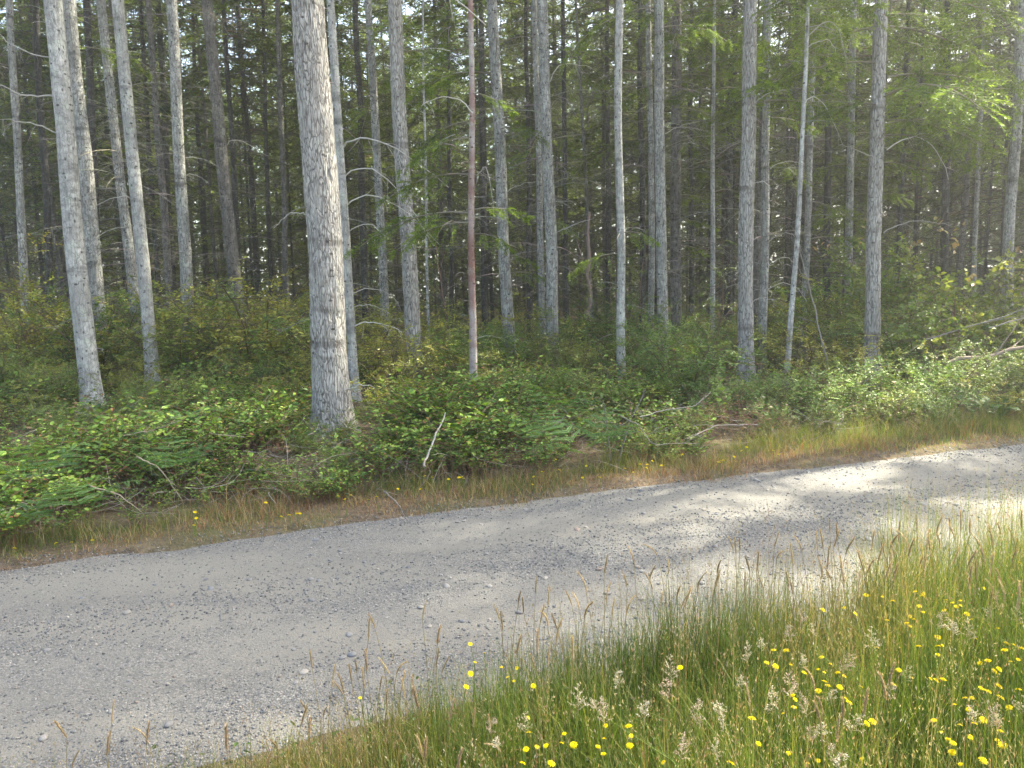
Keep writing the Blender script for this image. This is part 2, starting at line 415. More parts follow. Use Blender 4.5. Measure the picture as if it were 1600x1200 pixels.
def crown_geo(r, z0, z1, rmax, step=.42, per=4, nt=9, nl=7, leafL=.15, leafW=.05, green=(.055, .085, .022), tipc=(.11, .16, .035), keep=1.0):
    zc = np.repeat(np.arange(z0, z1, step), per); n = len(zc)
    z = zc + r.normal(0, .12, n); az = r.uniform(0, 2 * math.pi, n); f = np.clip((z - z0) / (z1 - z0), 0, 1)
    l = rmax * (1 - f) ** .75 * r.uniform(.55, 1.1, n) * (.65 + .35 * smooth(0, .12, f)) + .12
    sel = r.random(n) < keep
    z, az, f, l = z[sel], az[sel], f[sel], l[sel]; n = len(z)
    d = np.stack([np.cos(az), np.sin(az), np.zeros(n)], 1); L = l[:, None]; up1 = np.array([0, 0, 1.])
    P0 = np.stack([0 * z, 0 * z, z], 1)
    rise = (-.15 + .55 * f)[:, None]
    P1 = P0 + d * L * .5 + up1 * L * (rise + .1); P2 = P0 + d * L + up1 * L * (rise - .22 + r.normal(0, .06, (n, 1)))
    C = bez(P0, P1, P2, 5); R = np.full((n, 1), .012) * np.linspace(1.2, .25, 5)[None] * (L + .4)
    g = Geo(); V, Q = many_tubes(C, R, 3); g.add(V, Q, C=np.repeat(jitter_col(BROWN_WOOD, n, .2, r), 15, 0))
    tt = np.linspace(.18, 1, nt)[None] + r.uniform(-.04, .04, (n, nt)); tt = np.clip(tt, 0.05, 1)
    P = (1 - tt)[..., None] ** 2 * P0[:, None] + (2 * tt * (1 - tt))[..., None] * P1[:, None] + (tt ** 2)[..., None] * P2[:, None]
    sgn = np.where(np.arange(nt) % 2, 1., -1.)[None, :, None]
    side = np.cross(d, up1)[:, None] * sgn
    D = unit(d[:, None] * .75 + side * r.uniform(.5, 1.1, (n, nt, 1)) + up1 * r.uniform(-.45, .05, (n, nt, 1)))
    tl = np.clip(.42 * l[:, None] * (1.15 - .75 * tt), .16, .62) * r.uniform(.7, 1.2, (n, nt))
    s = (np.arange(nl) + .5)[None, None, :] / nl
    LP = P[:, :, None] + D[:, :, None] * (tl[..., None] * s)[..., None] + np.array([0, 0, -1.]) * (tl[..., None] * s ** 2 * .25)[..., None]
    tside = unit(np.cross(D, up1))[:, :, None] * np.where(np.arange(nl) % 2, 1., -1.)[None, None, :, None]
    LD = unit(D[:, :, None] * .8 + tside * .8 + r.normal(0, .25, (n, nt, nl, 3)))
    NN = unit(np.array([0, 0, 1.]) + r.normal(0, .45, (n, nt, nl, 3)))
    cnt = n * nt * nl
    ll = leafL * r.uniform(.6, 1.25, cnt)
    V, Q = leaf_diamond(LP, LD, NN, ll, leafW * r.uniform(.7, 1.2, cnt))
    mixf = np.clip(tt[..., None] * .6 + s * .5 + r.normal(0, .2, (n, nt, nl)), 0, 1).reshape(-1, 1)
    Cc = np.asarray(green) * (1 - mixf) + np.asarray(tipc) * mixf
    Cc = Cc * np.repeat(r.uniform(.7, 1.3, n), nt * nl)[:, None]
    g.add(V, Q, C=np.repeat(Cc, 4, 0))
    return g

def bough_geo(r, l, green=(.09, .15, .035), tipc=(.19, .28, .05)):
    """one living bough along +X with hanging twigs and short needles, built for a near view"""
    g = Geo(); n = 1
    P0 = np.array([[0, 0, 0.]]); P1 = np.array([[l * .5, 0, l * .10]]); P2 = np.array([[l, r.normal(0, .06), -l * .22]])
    C = bez(P0, P1, P2, 8); V, Q = many_tubes(C, np.linspace(.010, .003, 8)[None], 4); g.add(V, Q, C=np.tile(GREY_WOOD * .8, (len(V), 1)))
    nt = int(l * 26); tt = np.sort(r.uniform(.15, 1, nt))
    P = (1 - tt)[:, None] ** 2 * P0 + (2 * tt * (1 - tt))[:, None] * P1 + (tt ** 2)[:, None] * P2
    D = unit(np.stack([r.uniform(.3, .9, nt), r.choice([-1, 1], nt) * r.uniform(.4, 1, nt), r.uniform(-.75, .1, nt)], 1))
    tl = np.clip(.45 * l * (1.15 - .8 * tt), .1, .42) * r.uniform(.6, 1.2, nt)
    C2 = bez(P, P + D * tl[:, None] * .5, P + D * tl[:, None] + np.array([0, 0, -.18]) * tl[:, None], 4)
    V, Q = many_tubes(C2, np.full((nt, 1), .0025) * np.linspace(1, .5, 4)[None], 3); g.add(V, Q, C=np.tile(BROWN_WOOD, (len(V), 1)))
    nl = 44; s = np.linspace(.1, 1.05, nl)[None]
    LP = P[:, None] + D[:, None] * (tl[:, None] * s)[..., None] + np.array([0, 0, -.18]) * (tl[:, None] * s ** 2)[..., None]
    tside = unit(np.cross(D, [0, 0, 1.]))[:, None] * np.where(np.arange(nl) % 2, 1., -1.)[None, :, None]
    LD = unit(D[:, None] * r.uniform(.2, .9, (nt, nl, 1)) + tside * r.uniform(.4, 1, (nt, nl, 1)) + r.normal(0, .35, (nt, nl, 3)))
    NN = unit(np.array([0, 0, 1.]) + r.normal(0, .5, (nt, nl, 3)))
    V, Q = leaf_diamond(LP, LD, NN, r.uniform(.030, .055, nt * nl), r.uniform(.008, .014, nt * nl))
    mixf = np.clip(s * .8 + r.normal(0, .2, (nt, nl)), 0, 1).reshape(-1, 1)
    Cc = np.asarray(green) * (1 - mixf) + np.asarray(tipc) * mixf
    g.add(V, Q, C=np.repeat(Cc * r.uniform(.75, 1.25, (nt * nl, 1)), 4, 0))
    return g

r = np.random.default_rng(21)
CROWNS = [crown_geo(r, 0, 15, 2.1, keep=.85).build('crown', M['needles']) for _ in range(3)]
THIN_CROWNS = [crown_geo(r, 0, 14, 1.9, step=.55, per=4, nt=8, nl=6, keep=.8).build('crown', M['needles']) for _ in range(3)]
BACK_CROWNS = [crown_geo(r, 0, 14, 2.0, step=.62, per=4, nt=11, nl=8, leafL=.19, leafW=.06, keep=.75, green=(.05, .075, .022), tipc=(.13, .18, .04)).build('crown', M['needles']) for _ in range(4)]
LOW_BOUGHS = [crown_geo(r, 0, 9, 1.9, step=.5, per=2, nt=9, nl=7, leafL=.15, leafW=.045, keep=.55, green=(.06, .09, .025), tipc=(.17, .22, .05)).build('green_boughs', M['needles']) for _ in range(4)]
DAPPLE = crown_geo(r, 0, 7.5, 2.3, step=.55, per=3, nt=9, nl=7, leafL=.17, leafW=.055, keep=.30).build('green_boughs', M['needles'])  # sparse out-of-view boughs, added to break the sun on the road into dapples
NEAR_DEAD = [dead_set(r, 1.4, 9.5, 85, .2, 1.5, .006, np.array([.21, .195, .175]), 7).build('dead_branches', M['wood']) for _ in range(4)]
STUBS = [dead_set(r, .8, 8.0, 40, .04, .55, .005, twigs=2).build('dead_branches', M['wood']) for _ in range(4)]
BACK_DEAD = [dead_set(r, .9, 11, 150, .4, 1.8, .008, np.array([.085, .076, .066]), 6).build('dead_branches', M['wood']) for _ in range(5)]  # twig colour darkened to paint in the shade of the deep forest
BOUGHS = [bough_geo(r, l).build('green_bough', M['needles']) for l in (1.3, 1.0, 1.5, .7)]

# id, bark, x, y, diameter, lean, label, short phrase used to place things beside it
TREES = [
 ('t1', 'grey', -8.96, 13.50, .152, .0641, 'slender speckled grey conifer nearest the left edge of the picture', 'slender trunk at the left edge'),
 ('t2', 'pale', -5.45, 9.40, .253, .0014, 'stout pale grey trunk with dark knots, foremost tree at far left', 'stout pale trunk at far left'),
 ('t3', 'grey', -7.29, 13.00, .270, .0137, 'rough grey trunk half hidden behind the stout pale foremost left trunk', 'rough trunk behind the stout pale one'),
 ('t4', 'grey', -6.87, 13.50, .199, -.0128, 'speckled grey trunk close behind left side of a smoother pale trunk', 'speckled trunk of the leaning left pair'),
 ('t5', 'pale', -5.44, 11.00, .200, .0026, 'smooth pale trunk with leafy twig crossing it, front of leaning left pair', 'smooth trunk of the leaning left pair'),
 ('t6', 'grey', -5.83, 13.20, .229, .0328, 'straight grey trunk standing alone right of the leaning left pair', 'lone straight grey trunk on the left'),
 ('t7', 'brown', -5.49, 15.00, .286, -.0289, 'brown rough trunk leaning left between grey trunk and thickest tree', 'brown leaning trunk on the left'),
 ('t8', 'dark', -11.03, 24.00, .270, .0404, 'dark trunk deep in shade just left of lone straight grey trunk', 'dark trunk behind the left grey trunk'),
 ('t9', 'brown', -5.79, 19.00, .165, .0326, 'thin brownish trunk in shade left of the thickest furrowed tree', 'thin brown trunk left of the thickest tree'),
 ('t10', 'plate', -1.92, 7.70, .360, .0030, 'thickest foremost trunk with furrowed grey bark, left of centre', 'thickest furrowed trunk'),
 ('t11', 'pale', -2.17, 10.00, .130, -.0012, 'thin pale lichen-spotted trunk with long bare branches, right beside thickest tree', 'thin pale trunk beside the thickest tree'),
 ('t12', 'grey', -2.79, 16.50, .215, -.0025, 'grey-brown trunk further back between thin pale trunk and medium furrowed trunk', 'grey-brown trunk behind the bare branches'),
 ('t12b', 'dark', -3.75, 19.00, .198, .0237, 'dark slim trunk seen just right of the thin pale branching trunk', 'dark slim trunk right of the thin pale one'),
 ('t13', 'plate', -1.49, 11.20, .252, -.0071, 'medium furrowed grey trunk between thickest tree and reddish pole', 'medium furrowed trunk'),
 ('t14', 'pale', -1.64, 14.50, .063, .0276, 'very thin pale sapling stem between medium furrowed trunk and reddish pole', 'very thin pale sapling'),
 ('t15', 'red', -.52, 9.60, .100, .0246, 'slim reddish-brown pole with whitish patches standing at centre front', 'slim reddish pole'),
 ('t16', 'grey', -.01, 12.60, .218, -.0267, 'grey trunk leaning left just right of the slim reddish pole', 'grey trunk right of the reddish pole'),
 ('t17', 'dark', .56, 21.00, .164, .0119, 'dark narrow trunk far back left of the centre trunk pair', 'dark narrow trunk behind the centre pair'),
 ('t18', 'grey', .62, 14.00, .134, -.0078, 'thinner grey trunk of the close pair at picture centre', 'thinner trunk of the centre pair'),
 ('t19', 'grey', .70, 12.20, .212, -.0069, 'thicker dark-flecked trunk of the close pair at picture centre', 'thicker trunk of the centre pair'),
 ('t20', 'brown', 1.82, 16.00, .097, -.0367, 'very slim brown stem leaning left behind, right of centre pair', 'slim brown stem right of centre'),
 ('t21', 'pale', 1.63, 10.80, .131, -.0018, 'slim pale straight trunk alone between centre pair and clustered trunks', 'slim pale straight trunk right of centre'),
 ('t22', 'dark', 2.96, 22.00, .191, .0054, 'dark trunk far behind, left of the slim pale straight trunk', 'dark trunk behind the slim pale one'),
 ('t23', 'dark', 3.08, 17.00, .147, -.0032, 'dark leftmost stem of the cluster of four right of centre', 'dark stem of the cluster of four'),
 ('t24', 'grey', 2.79, 14.50, .138, -.0022, 'thin grey second stem of the cluster of four right of centre', 'thin grey stem of the cluster of four'),
 ('t25', 'grey', 2.50, 12.00, .187, -.0116, 'front blotched grey trunk of the cluster of four right of centre', 'front trunk of the cluster of four'),
 ('t26', 'brown', 3.40, 15.00, .234, -.0041, 'brownish rear trunk with green boughs, rightmost of the cluster of four', 'brownish trunk of the cluster of four'),
 ('t27', 'pale', 3.74, 13.50, .094, -.0007, 'very slim whitish trunk between cluster of four and broad right trunk', 'very slim whitish trunk'),
 ('t28', 'plate', 3.42, 10.60, .230, -.0065, 'broad pale scaly trunk, front one of the close trio on right', 'broad scaly trunk on the right'),
 ('t29', 'brown', 4.81, 14.50, .151, .0221, 'brownish middle trunk squeezed between two paler trunks of right trio', 'brownish middle trunk of the right trio'),
 ('t30', 'grey', 4.34, 12.60, .153, .0079, 'grey right-hand trunk of the close trio on the right', 'right-hand trunk of the right trio'),
 ('t31', 'pale', 3.79, 10.00, .074, .0381, 'skinny smooth pale tree leaning right, forked branches high up', 'skinny leaning pale tree'),
 ('t32', 'grey', 5.60, 14.00, .134, .0107, 'speckled thin trunk directly right of the skinny leaning pale tree', 'speckled trunk right of the skinny leaning tree'),
 ('t33', 'dark', 8.23, 19.00, .198, -.0185, 'dark trunk in shade midway between skinny leaning tree and plated trunk', 'dark trunk left of the plated one'),
 ('t34', 'grey', 6.94, 15.00, .169, -.0099, 'grey scaly trunk behind, just left of plated right trunk', 'grey scaly trunk left of the plated one'),
 ('t35', 'plate', 5.05, 10.20, .212, .0009, 'sturdy plated trunk with bright fissured bark, foremost at right', 'sturdy plated trunk at right'),
 ('t36', 'grey', 10.75, 17.00, .118, -.0120, 'thin grey trunk far right beside leafy maple twigs', 'thin grey trunk at far right'),
 ('t37', 'grey', 9.19, 13.50, .199, -.0231, 'grey trunk nearest the right edge with green boughs', 'grey trunk at the right edge'),
 ('t38', 'dark', 11.84, 20.00, .225, -.0318, 'dark trunk behind maple leaves right of the plated trunk', 'dark trunk behind the maple'),
 ('t40', 'dark', 10.51, 20.00, .156, -.0006, 'dark slim trunk just right of the sturdy plated trunk', 'dark slim trunk right of the plated one'),
 ('t41', 'dark', 7.67, 20.00, .121, -.0071, 'thin dark trunk far back left of skinny leaning pale tree', 'thin dark trunk behind the right trio'),
 ('b1', 'dark', -9.55, 17.00, .206, .0535, 'dark trunk in shade between rough left trunk and speckled leaning trunk', 'dark trunk behind the left trunks'),
 ('b2', 'dark', -7.70, 21.00, .182, .0208, 'dark trunk hugging the right side of the brown leaning trunk', 'dark trunk behind the brown one'),
 ('b3', 'dark', -1.69, 21.00, .146, .0259, 'narrow dark trunk behind, left of the slim reddish pole', 'narrow dark trunk left of the pole'),
 ('b4', 'dark', -7.15, 22.00, .153, .0378, 'narrow dark trunk second left of the thickest furrowed tree', 'narrow dark trunk left of the thickest tree'),
 ('b5', 'dark', -11.32, 18.00, .187, .0623, 'dark trunk between left-edge slender conifer and stout pale trunk', 'dark trunk near the left edge'),
 ('b6', 'dark', -.70, 20.00, .173, .0199, 'dark trunk just behind and right of the slim reddish pole', 'dark trunk behind the pole'),
 ('b7', 'dark', 1.45, 19.00, .148, .0079, 'dark trunk just right of the centre pair, far behind', 'dark trunk right of the centre pair'),
 ('b8', 'dark', 4.94, 20.00, .156, -.0043, 'dark trunk right of the cluster of four, far behind', 'dark trunk right of the cluster of four'),
]
CROWN_Z = {}
TREE = {}
r = np.random.default_rng(33)
for idx, (tid, kind, x, y, dia, lean, label, short) in enumerate(TREES):
    z = float(ground_z(x, y))
    H = 23 + r.uniform(-2, 2) if dia > .12 else 12 + r.uniform(-1, 2)
    name = {'red': 'alder_tree'}.get(kind, 'conifer_tree' if dia > .11 else 'young_tree')
    dia = dia * .92 if tid != 't10' else dia
    root = tag(obj(name, None, None, (x, y, z)), label, 'tree')
    if kind != 'red' and dia > .11: root['group'] = 'conifers of the forest edge'
    near = y < 12.7
    sides = 72 if tid == 't10' else 48 if kind == 'plate' else 26 if near else 14
    g = trunk_geo(r, H, dia, lean, sides, .010 if tid == 't10' else .007 if kind == 'plate' else .0025 if near else 0, .16, r.normal(0, .006), 7.5 if kind == 'plate' else 0)
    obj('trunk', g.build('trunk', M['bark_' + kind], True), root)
    TREE[tid] = (root, x, y, z, lean, dia)
    lo = 10.8 if y < 14 else 9.2 if y < 17.5 else 7.8
    if dia > .11:
        cm = (THIN_CROWNS if y < 14 else BACK_CROWNS)[idx % 3]
        cz = lo + r.uniform(0, 2.2)
        obj('crown', cm, root, (lean * cz, 0, cz), (0, -0 + lean, r.uniform(0, 6.28)), ((r.uniform(.55, .8) if y < 14 else r.uniform(.8, 1.0)),) * 2 + ((H + .3 - cz) / 14,))
    else:
        cz = H * .5
        obj('crown', THIN_CROWNS[idx % 3], root, (lean * cz, 0, cz), (0, lean, r.uniform(0, 6.28)), (.45, .45, (H + .2 - cz) / 14))
    if y > 16:
        dm = BACK_DEAD[idx % 5]; s = r.uniform(.8, 1.1)
    elif y > 11.8:
        dm = NEAR_DEAD[idx % 4]; s = r.uniform(.9, 1.2)
    else:
        dm = STUBS[idx % 4]; s = 1.0
    tag(obj('dead_branches', dm, root, (0, 0, 0), (0, lean, r.uniform(0, 6.28)), (s, s, 1)), kind='stuff')

def tree_point(tid, z):
    root, x, y, gz, lean, dia = TREE[tid]
    return np.array([lean * (z - gz), 0, z - gz]), dia / 2

# long bare branches that stand out: tree, height (world z), [offsets along x, y, z], thickness
BRANCHES = [
 ('t10', 4.85, [(.05, 0, 0), (.85, -.15, -.02), (1.75, -.25, -.68)], .016),
 ('t10', 4.78, [(.05, 0, 0), (.9, .2, .05), (1.45, .3, -.10)], .009),
 ('t11', 3.55, [(.03, 0, 0), (.55, -.1, .03), (1.42, -.2, -.58)], .014),
 ('t11', 3.18, [(.03, 0, 0), (.55, -.05, -.02), (1.18, -.1, -.95)], .011),
 ('t11', 2.80, [(.03, 0, 0), (.55, 0, .06), (1.25, 0, -.55)], .009),
 ('t11', 2.45, [(.03, 0, 0), (.35, -.1, .08), (.55, -.1, -.12)], .008),
 ('t11', 1.18, [(.03, 0, 0), (.35, -.1, .06), (.72, -.2, -.09)], .010),
 ('t11', 1.45, [(.03, 0, 0), (.30, -.1, .02), (.55, -.1, -.10)], .007),
 ('t11', 1.62, [(.03, 0, 0), (.35, .1, .06), (.65, .1, -.14)], .008),
 ('t10', .62, [(.15, -.1, 0), (.3, -.15, .06), (.47, -.2, .07)], .010),
 ('t10', 4.55, [(-.15, -.1, 0), (-.35, -.2, .03), (-.5, -.2, .22)], .010),
 ('t10', 2.45, [(-.15, 0, 0), (-.3, 0, .02), (-.5, 0, -.12)], .008),
 ('t15', 3.85, [(.03, 0, 0), (-.25, 0, .20), (-.62, 0, .10)], .008),
 ('t15', 2.9, [(.03, 0, 0), (.2, -.1, .25), (.28, -.1, -.35)], .007),
 ('t31', 4.80, [(.02, 0, 0), (.35, 0, .12), (.52, 0, -.42)], .008),
 ('t31', 4.65, [(.02, 0, 0), (.25, 0, .08), (.38, 0, -.10)], .006),
 ('t31', 3.95, [(.02, 0, 0), (.28, .1, .04), (.62, .2, -.5)], .006),
 ('t35', 3.35, [(.08, -.05, 0), (.55, -.1, .12), (.90, -.1, -.42)], .010),
 ('t35', 2.25, [(.08, -.05, 0), (.45, -.1, .14), (.98, -.1, .06)], .009),
 ('t35', 3.25, [(-.08, -.05, 0), (-.35, -.1, .10), (-.6, -.1, .18)], .007),
 ('t28', 4.10, [(.08, 0, 0), (.25, -.1, .10), (.50, -.1, .14)], .008),
 ('t28', 3.0, [(.08, 0, 0), (.20, -.1, .02), (.32, -.1, -.10)], .007),
 ('t28', 1.35, [(.08, 0, 0), (.20, -.1, .06), (.40, -.1, .02)], .008),
 ('t30', 3.5, [(.06, 0, 0), (.3, -.1, .10), (.6, -.1, .05)], .007),
 ('t30', 2.3, [(.06, 0, 0), (.4, -.1, .12), (.62, -.1, -.25)], .008),
 ('t30', 1.9, [(.06, 0, 0), (.35, -.1, .12), (.6, -.1, -.15)], .007),
 ('t30', 1.5, [(.06, 0, 0), (.4, -.1, .08), (.7, -.1, -.22)], .007),
 ('t5', 3.1, [(-.05, 0, 0), (-.25, -.1, .02), (-.62, -.1, -.16)], .009),
 ('t6', 3.75, [(.08, 0, 0), (.25, 0, .0), (.5, 0, -.15)], .008),
 ('t2', 4.15, [(-.1, 0, 0), (-.4, -.1, .0), (-.75, -.1, .18)], .012),
 ('t2', 4.6, [(-.1, 0, 0), (-.35, -.1, .06), (-.62, -.1, .26)], .009),
 ('t2', 3.7, [(-.1, 0, 0), (-.4, -.1, .12), (-.85, -.1, .16)], .010),
 ('t16', 3.2, [(.06, 0, 0), (.25, -.1, .12), (.6, -.1, .2)], .008),
 ('t19', 2.5, [(.08, 0, 0), (.35, -.1, .12), (.7, -.1, .22)], .009),
 ('t19', 4.9, [(.08, 0, 0), (.3, 0, .25), (.75, 0, .18)], .009),
 ('t25', 4.0, [(.08, 0, 0), (.35, 0, .12), (.8, 0, .22)], .008),
 ('t7', 4.6, [(.1, 0, 0), (.4, -.1, .06), (.95, -.1, -.25)], .009),
]
r = np.random.default_rng(44)
for tid, z, offs, rad in BRANCHES:
    p, tr = tree_point(tid, z)
    A, B, E_ = [np.array([o], float) for o in offs]
    B = B * 1.0; mid = 2 * B - .5 * (A + E_)
    C = bez(A, mid, E_, 12); C[:, 1:-1] += r.normal(0, .008, (1, 10, 3))
    V, Q = many_tubes(C, np.linspace(rad, rad * .3, 12)[None], 6)
    g = Geo(); col = np.array([.46, .44, .40]) * r.uniform(.8, 1.1); g.add(V, Q, C=np.tile(col, (len(V), 1)))
    m = 9; tt = r.integers(3, 11, m); P = C[0, tt]; ln = np.linalg.norm(E_ - A)
    D = unit(r.normal(0, .5, (m, 3)) + np.array([.4 * np.sign(E_[0, 0]), 0, -.5])); l = ln * r.uniform(.08, .30, (m, 1))
    C2 = bez(P, P + D * l * .5 + r.normal(0, .02, (m, 3)), P + D * l + np.array([0, 0, -.25]) * l, 5)
    V, Q = many_tubes(C2, np.full((m, 1), rad * .32) * np.linspace(1, .4, 5)[None], 3); g.add(V, Q, C=np.tile(col * .9, (len(V), 1)))
    obj('dead_branch', g.build('dead_branch', M['wood'], True), TREE[tid][0], tuple(p))

# living boughs: tree, height, azimuth (0 = to the right in the picture), scale, variant
BOUGH_SPOTS = [
 ('t15', 2.62, 175, 1.0, 0), ('t15', 2.66, 5, .75, 3), ('t15', 2.50, 200, .8, 1), ('t15', 3.55, 190, .75, 1), ('t15', 3.75, 165, .9, 3), ('t15', 4.1, 15, .6, 3),
 ('t15', 2.35, 330, .7, 3), ('t15', 4.35, 150, .7, 1), ('t15', 3.1, 170, .9, 1),
 ('t16', 2.2, 350, .6, 3), ('t16', 1.9, 10, .7, 3), ('t18', 2.9, 340, .6, 1),
 ('t35', 4.3, 5, .9, 0), ('t35', 4.1, 340, .8, 1), ('t35', 3.7, 5, .8, 0), ('t35', 3.55, 350, .9, 1), ('t35', 4.95, 10, 1.1, 2), ('t35', 4.95, 170, .9, 0),
 ('t35', 5.3, 200, 1.0, 2), ('t35', 5.25, 350, 1.0, 0), ('t35', 3.95, 185, .8, 1), ('t35', 4.5, 160, 1.0, 0), ('t35', 3.2, 20, .6, 1),
 ('t37', 4.9, 180, 1.2, 0), ('t37', 5.4, 190, 1.2, 2), ('t37', 4.4, 200, 1.0, 0), ('t37', 4.95, 250, 1.0, 1), ('t37', 5.9, 170, 1.2, 2), ('t37', 4.2, 320, 1.0, 1), ('t37', 3.8, 190, .8, 1),
 ('t37', 6.3, 215, 1.2, 0), ('t37', 5.7, 330, 1.2, 0),
 ('t26', 5.7, 0, .9, 0), ('t26', 5.1, 20, .8, 0), ('t26', 4.5, 340, .9, 1), ('t26', 3.9, 0, .8, 1), ('t26', 3.4, 20, .7, 1), ('t26', 2.9, 350, .8, 3), ('t26', 6.3, 10, 1.0, 0), ('t26', 2.4, 10, .7, 3), ('t26', 6.4, 330, 1.0, 2),
 ('t30', 5.4, 10, .9, 0), ('t30', 5.9, 350, 1.0, 2), ('t30', 6.2, 30, 1.0, 0), ('t31', 5.1, 350, .8, 1), ('t31', 4.4, 10, .6, 3), ('t34', 5.2, 190, .9, 0), ('t34', 4.5, 350, .8, 1), ('t34', 3.9, 200, .9, 1),
 ('t34', 6.0, 180, 1.1, 2), ('t34', 6.3, 330, 1.1, 0), ('t34', 2.9, 190, .9, 1), ('t34', 3.3, 350, .8, 1), ('t32', 2.4, 0, .9, 1), ('t32', 2.0, 330, .8, 1), ('t32', 3.1, 20, .8, 0),
 ('t25', 5.6, 0, .8, 1), ('t25', 5.9, 190, .9, 0), ('t21', 2.1, 190, .6, 1), ('t21', 2.4, 340, .6, 3), ('t28', 5.3, 10, .7, 0), ('t28', 5.4, 190, .7, 1),
 ('t13', 5.1, 350, .6, 1), ('t13', 4.4, 10, .5, 3), ('t36', 5.5, 180, 1.1, 2), ('t36', 4.6, 200, 1.0, 0), ('t36', 6.3, 350, 1.2, 2), ('t36', 7.0, 190, 1.2, 0),
 ('t12', 1.6, 250, .6, 3), ('t6', 1.7, 340, .9, 1), ('t3', 5.9, 20, .8, 1),
]
for k_, tid in enumerate(['t26', 't28', 't30', 't32', 't34', 't35', 't36', 't37', 't25', 't29', 't27', 't24', 't20', 't16', 't12']):
    for j_ in range(4):
        BOUGH_SPOTS.append((tid, random.uniform(3.6, 7.6), random.uniform(0, 360), random.uniform(.7, 1.2), random.randrange(4)))
for tid, z, az, s, v in BOUGH_SPOTS:
    p, tr = tree_point(tid, z)
    a = math.radians(az + random.uniform(-12, 12) - (0 if az % 180 else 8))
    obj('green_bough', BOUGHS[v], TREE[tid][0], (p[0] + math.cos(a) * tr * .8, p[1] + math.sin(a) * tr * .8, p[2]), (random.uniform(-.3, .3), random.uniform(-.05, .25), a), s * 1.25)

# the trees behind, each one on its own
FRONT_IDS = {'t1', 't2', 't5', 't6', 't7', 't10', 't11', 't13', 't15', 't16', 't19', 't21', 't25', 't27', 't28', 't30', 't31', 't34', 't35', 't36', 't37'}
r = np.random.default_rng(55)
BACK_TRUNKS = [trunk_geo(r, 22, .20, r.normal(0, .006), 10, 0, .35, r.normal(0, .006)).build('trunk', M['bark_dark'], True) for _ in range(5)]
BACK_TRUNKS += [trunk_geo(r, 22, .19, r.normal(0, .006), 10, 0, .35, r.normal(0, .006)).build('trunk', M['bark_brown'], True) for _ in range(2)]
taken = [(t[2], t[3]) for t in TREES]
def spot_ok(x, y, dmin):
    return all((x - a) ** 2 + (y - b) ** 2 > dmin * dmin for a, b in taken)
spots = []
for _ in range(6000):
    y = r.uniform(15.5, 50); x = r.uniform(-.86 * y - 2, .86 * y + 3)
    if y < 22 and abs(x) < .6 * y and r.random() < .45: continue
    if spot_ok(x, y, 1.55 if y > 20 else 1.8): taken.append((x, y)); spots.append((x, y))
    if len(spots) >= 285: break
for (x, y) in [(11.2, 13.6), (17.5, 12.4), (20, 14.5), (-11.2, 11.5), (-12.5, 9.0), (-9.3, 8.3), (13.6, 15.6), (17, 16.5)]:
    taken.append((x, y)); spots.append((x, y))
for i, (x, y) in enumerate(spots):
    px = x / y
    near_t = min((t for t in TREES if t[0] in FRONT_IDS), key=lambda t: abs(t[2] / t[3] - px))
    side = ('right of the ' if px > near_t[2] / near_t[3] else 'left of the ') + near_t[7]
    where = ('shaded second-row trunk ' if y < 21 else 'dark mid-forest trunk ' if y < 32 else 'faint deep-forest trunk ') + 'seen ' + side
    zone = where
    z = float(ground_z(x, y)) - .03
    root = tag(obj('conifer_tree', None, None, (x, y, z), (r.normal(0, .014), r.normal(0, .014), r.uniform(0, 6.28))), where, 'tree', zone)
    s = r.uniform(.42, 1.05); k = i % 7
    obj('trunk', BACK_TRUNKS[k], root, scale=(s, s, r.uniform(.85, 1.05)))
    cz = r.uniform(8.5, 10.5) if y < 19 else r.uniform(6.0, 9.0) if y < 22 else r.uniform(3.2, 7.5)
    obj('crown', BACK_CROWNS[i % 4], root, (0, 0, cz), (0, 0, r.uniform(0, 6.28)), (r.uniform(.75, 1.1),) * 2 + ((22.5 - cz) / 14,))
    if y > 17.5: obj('green_boughs', LOW_BOUGHS[i % 4], root, (0, 0, r.uniform(.6, 2.5)), (0, 0, r.uniform(0, 6.28)), (r.uniform(.7, 1.2),) * 2 + (1,))
    tag(obj('dead_branches', BACK_DEAD[i % 5], root, (0, 0, 0), (0, 0, r.uniform(0, 6.28)), (r.uniform(.7, 1.1),) * 2 + (r.uniform(.9, 1.1),)), kind='stuff')

# tall edge trees just right of the view, whose crowns shade the left half of the road
for i, (x, y, cz, lab) in enumerate([(7.5, 9.0, 13.1, 'tall roadside conifer standing just outside the right edge'), (9.2, 9.9, 13.4, 'second tall roadside conifer beyond the right edge'), (10.7, 9.2, 15.5, 'third tall roadside conifer beyond the right edge'), (9.6, 11.4, 13.0, 'tall conifer behind the roadside ones past the right edge')]):
    root = tag(obj('conifer_tree', None, None, (x, y, float(ground_z(x, y)) - .03), (0, 0, i * 1.3)), lab, 'tree', 'conifers of the forest edge')
    obj('trunk', BACK_TRUNKS[i], root, scale=(1.3, 1.3, 1.05))
    obj('crown', CROWNS[i % 3], root, (0, 0, cz), (0, 0, i * 2.1), (1.15, 1.15, (23.4 - cz) / 15))
    obj('green_boughs', DAPPLE, root, (0, 0, cz - 6.5), (0, 0, i * 1.7), (1, 1, 1))

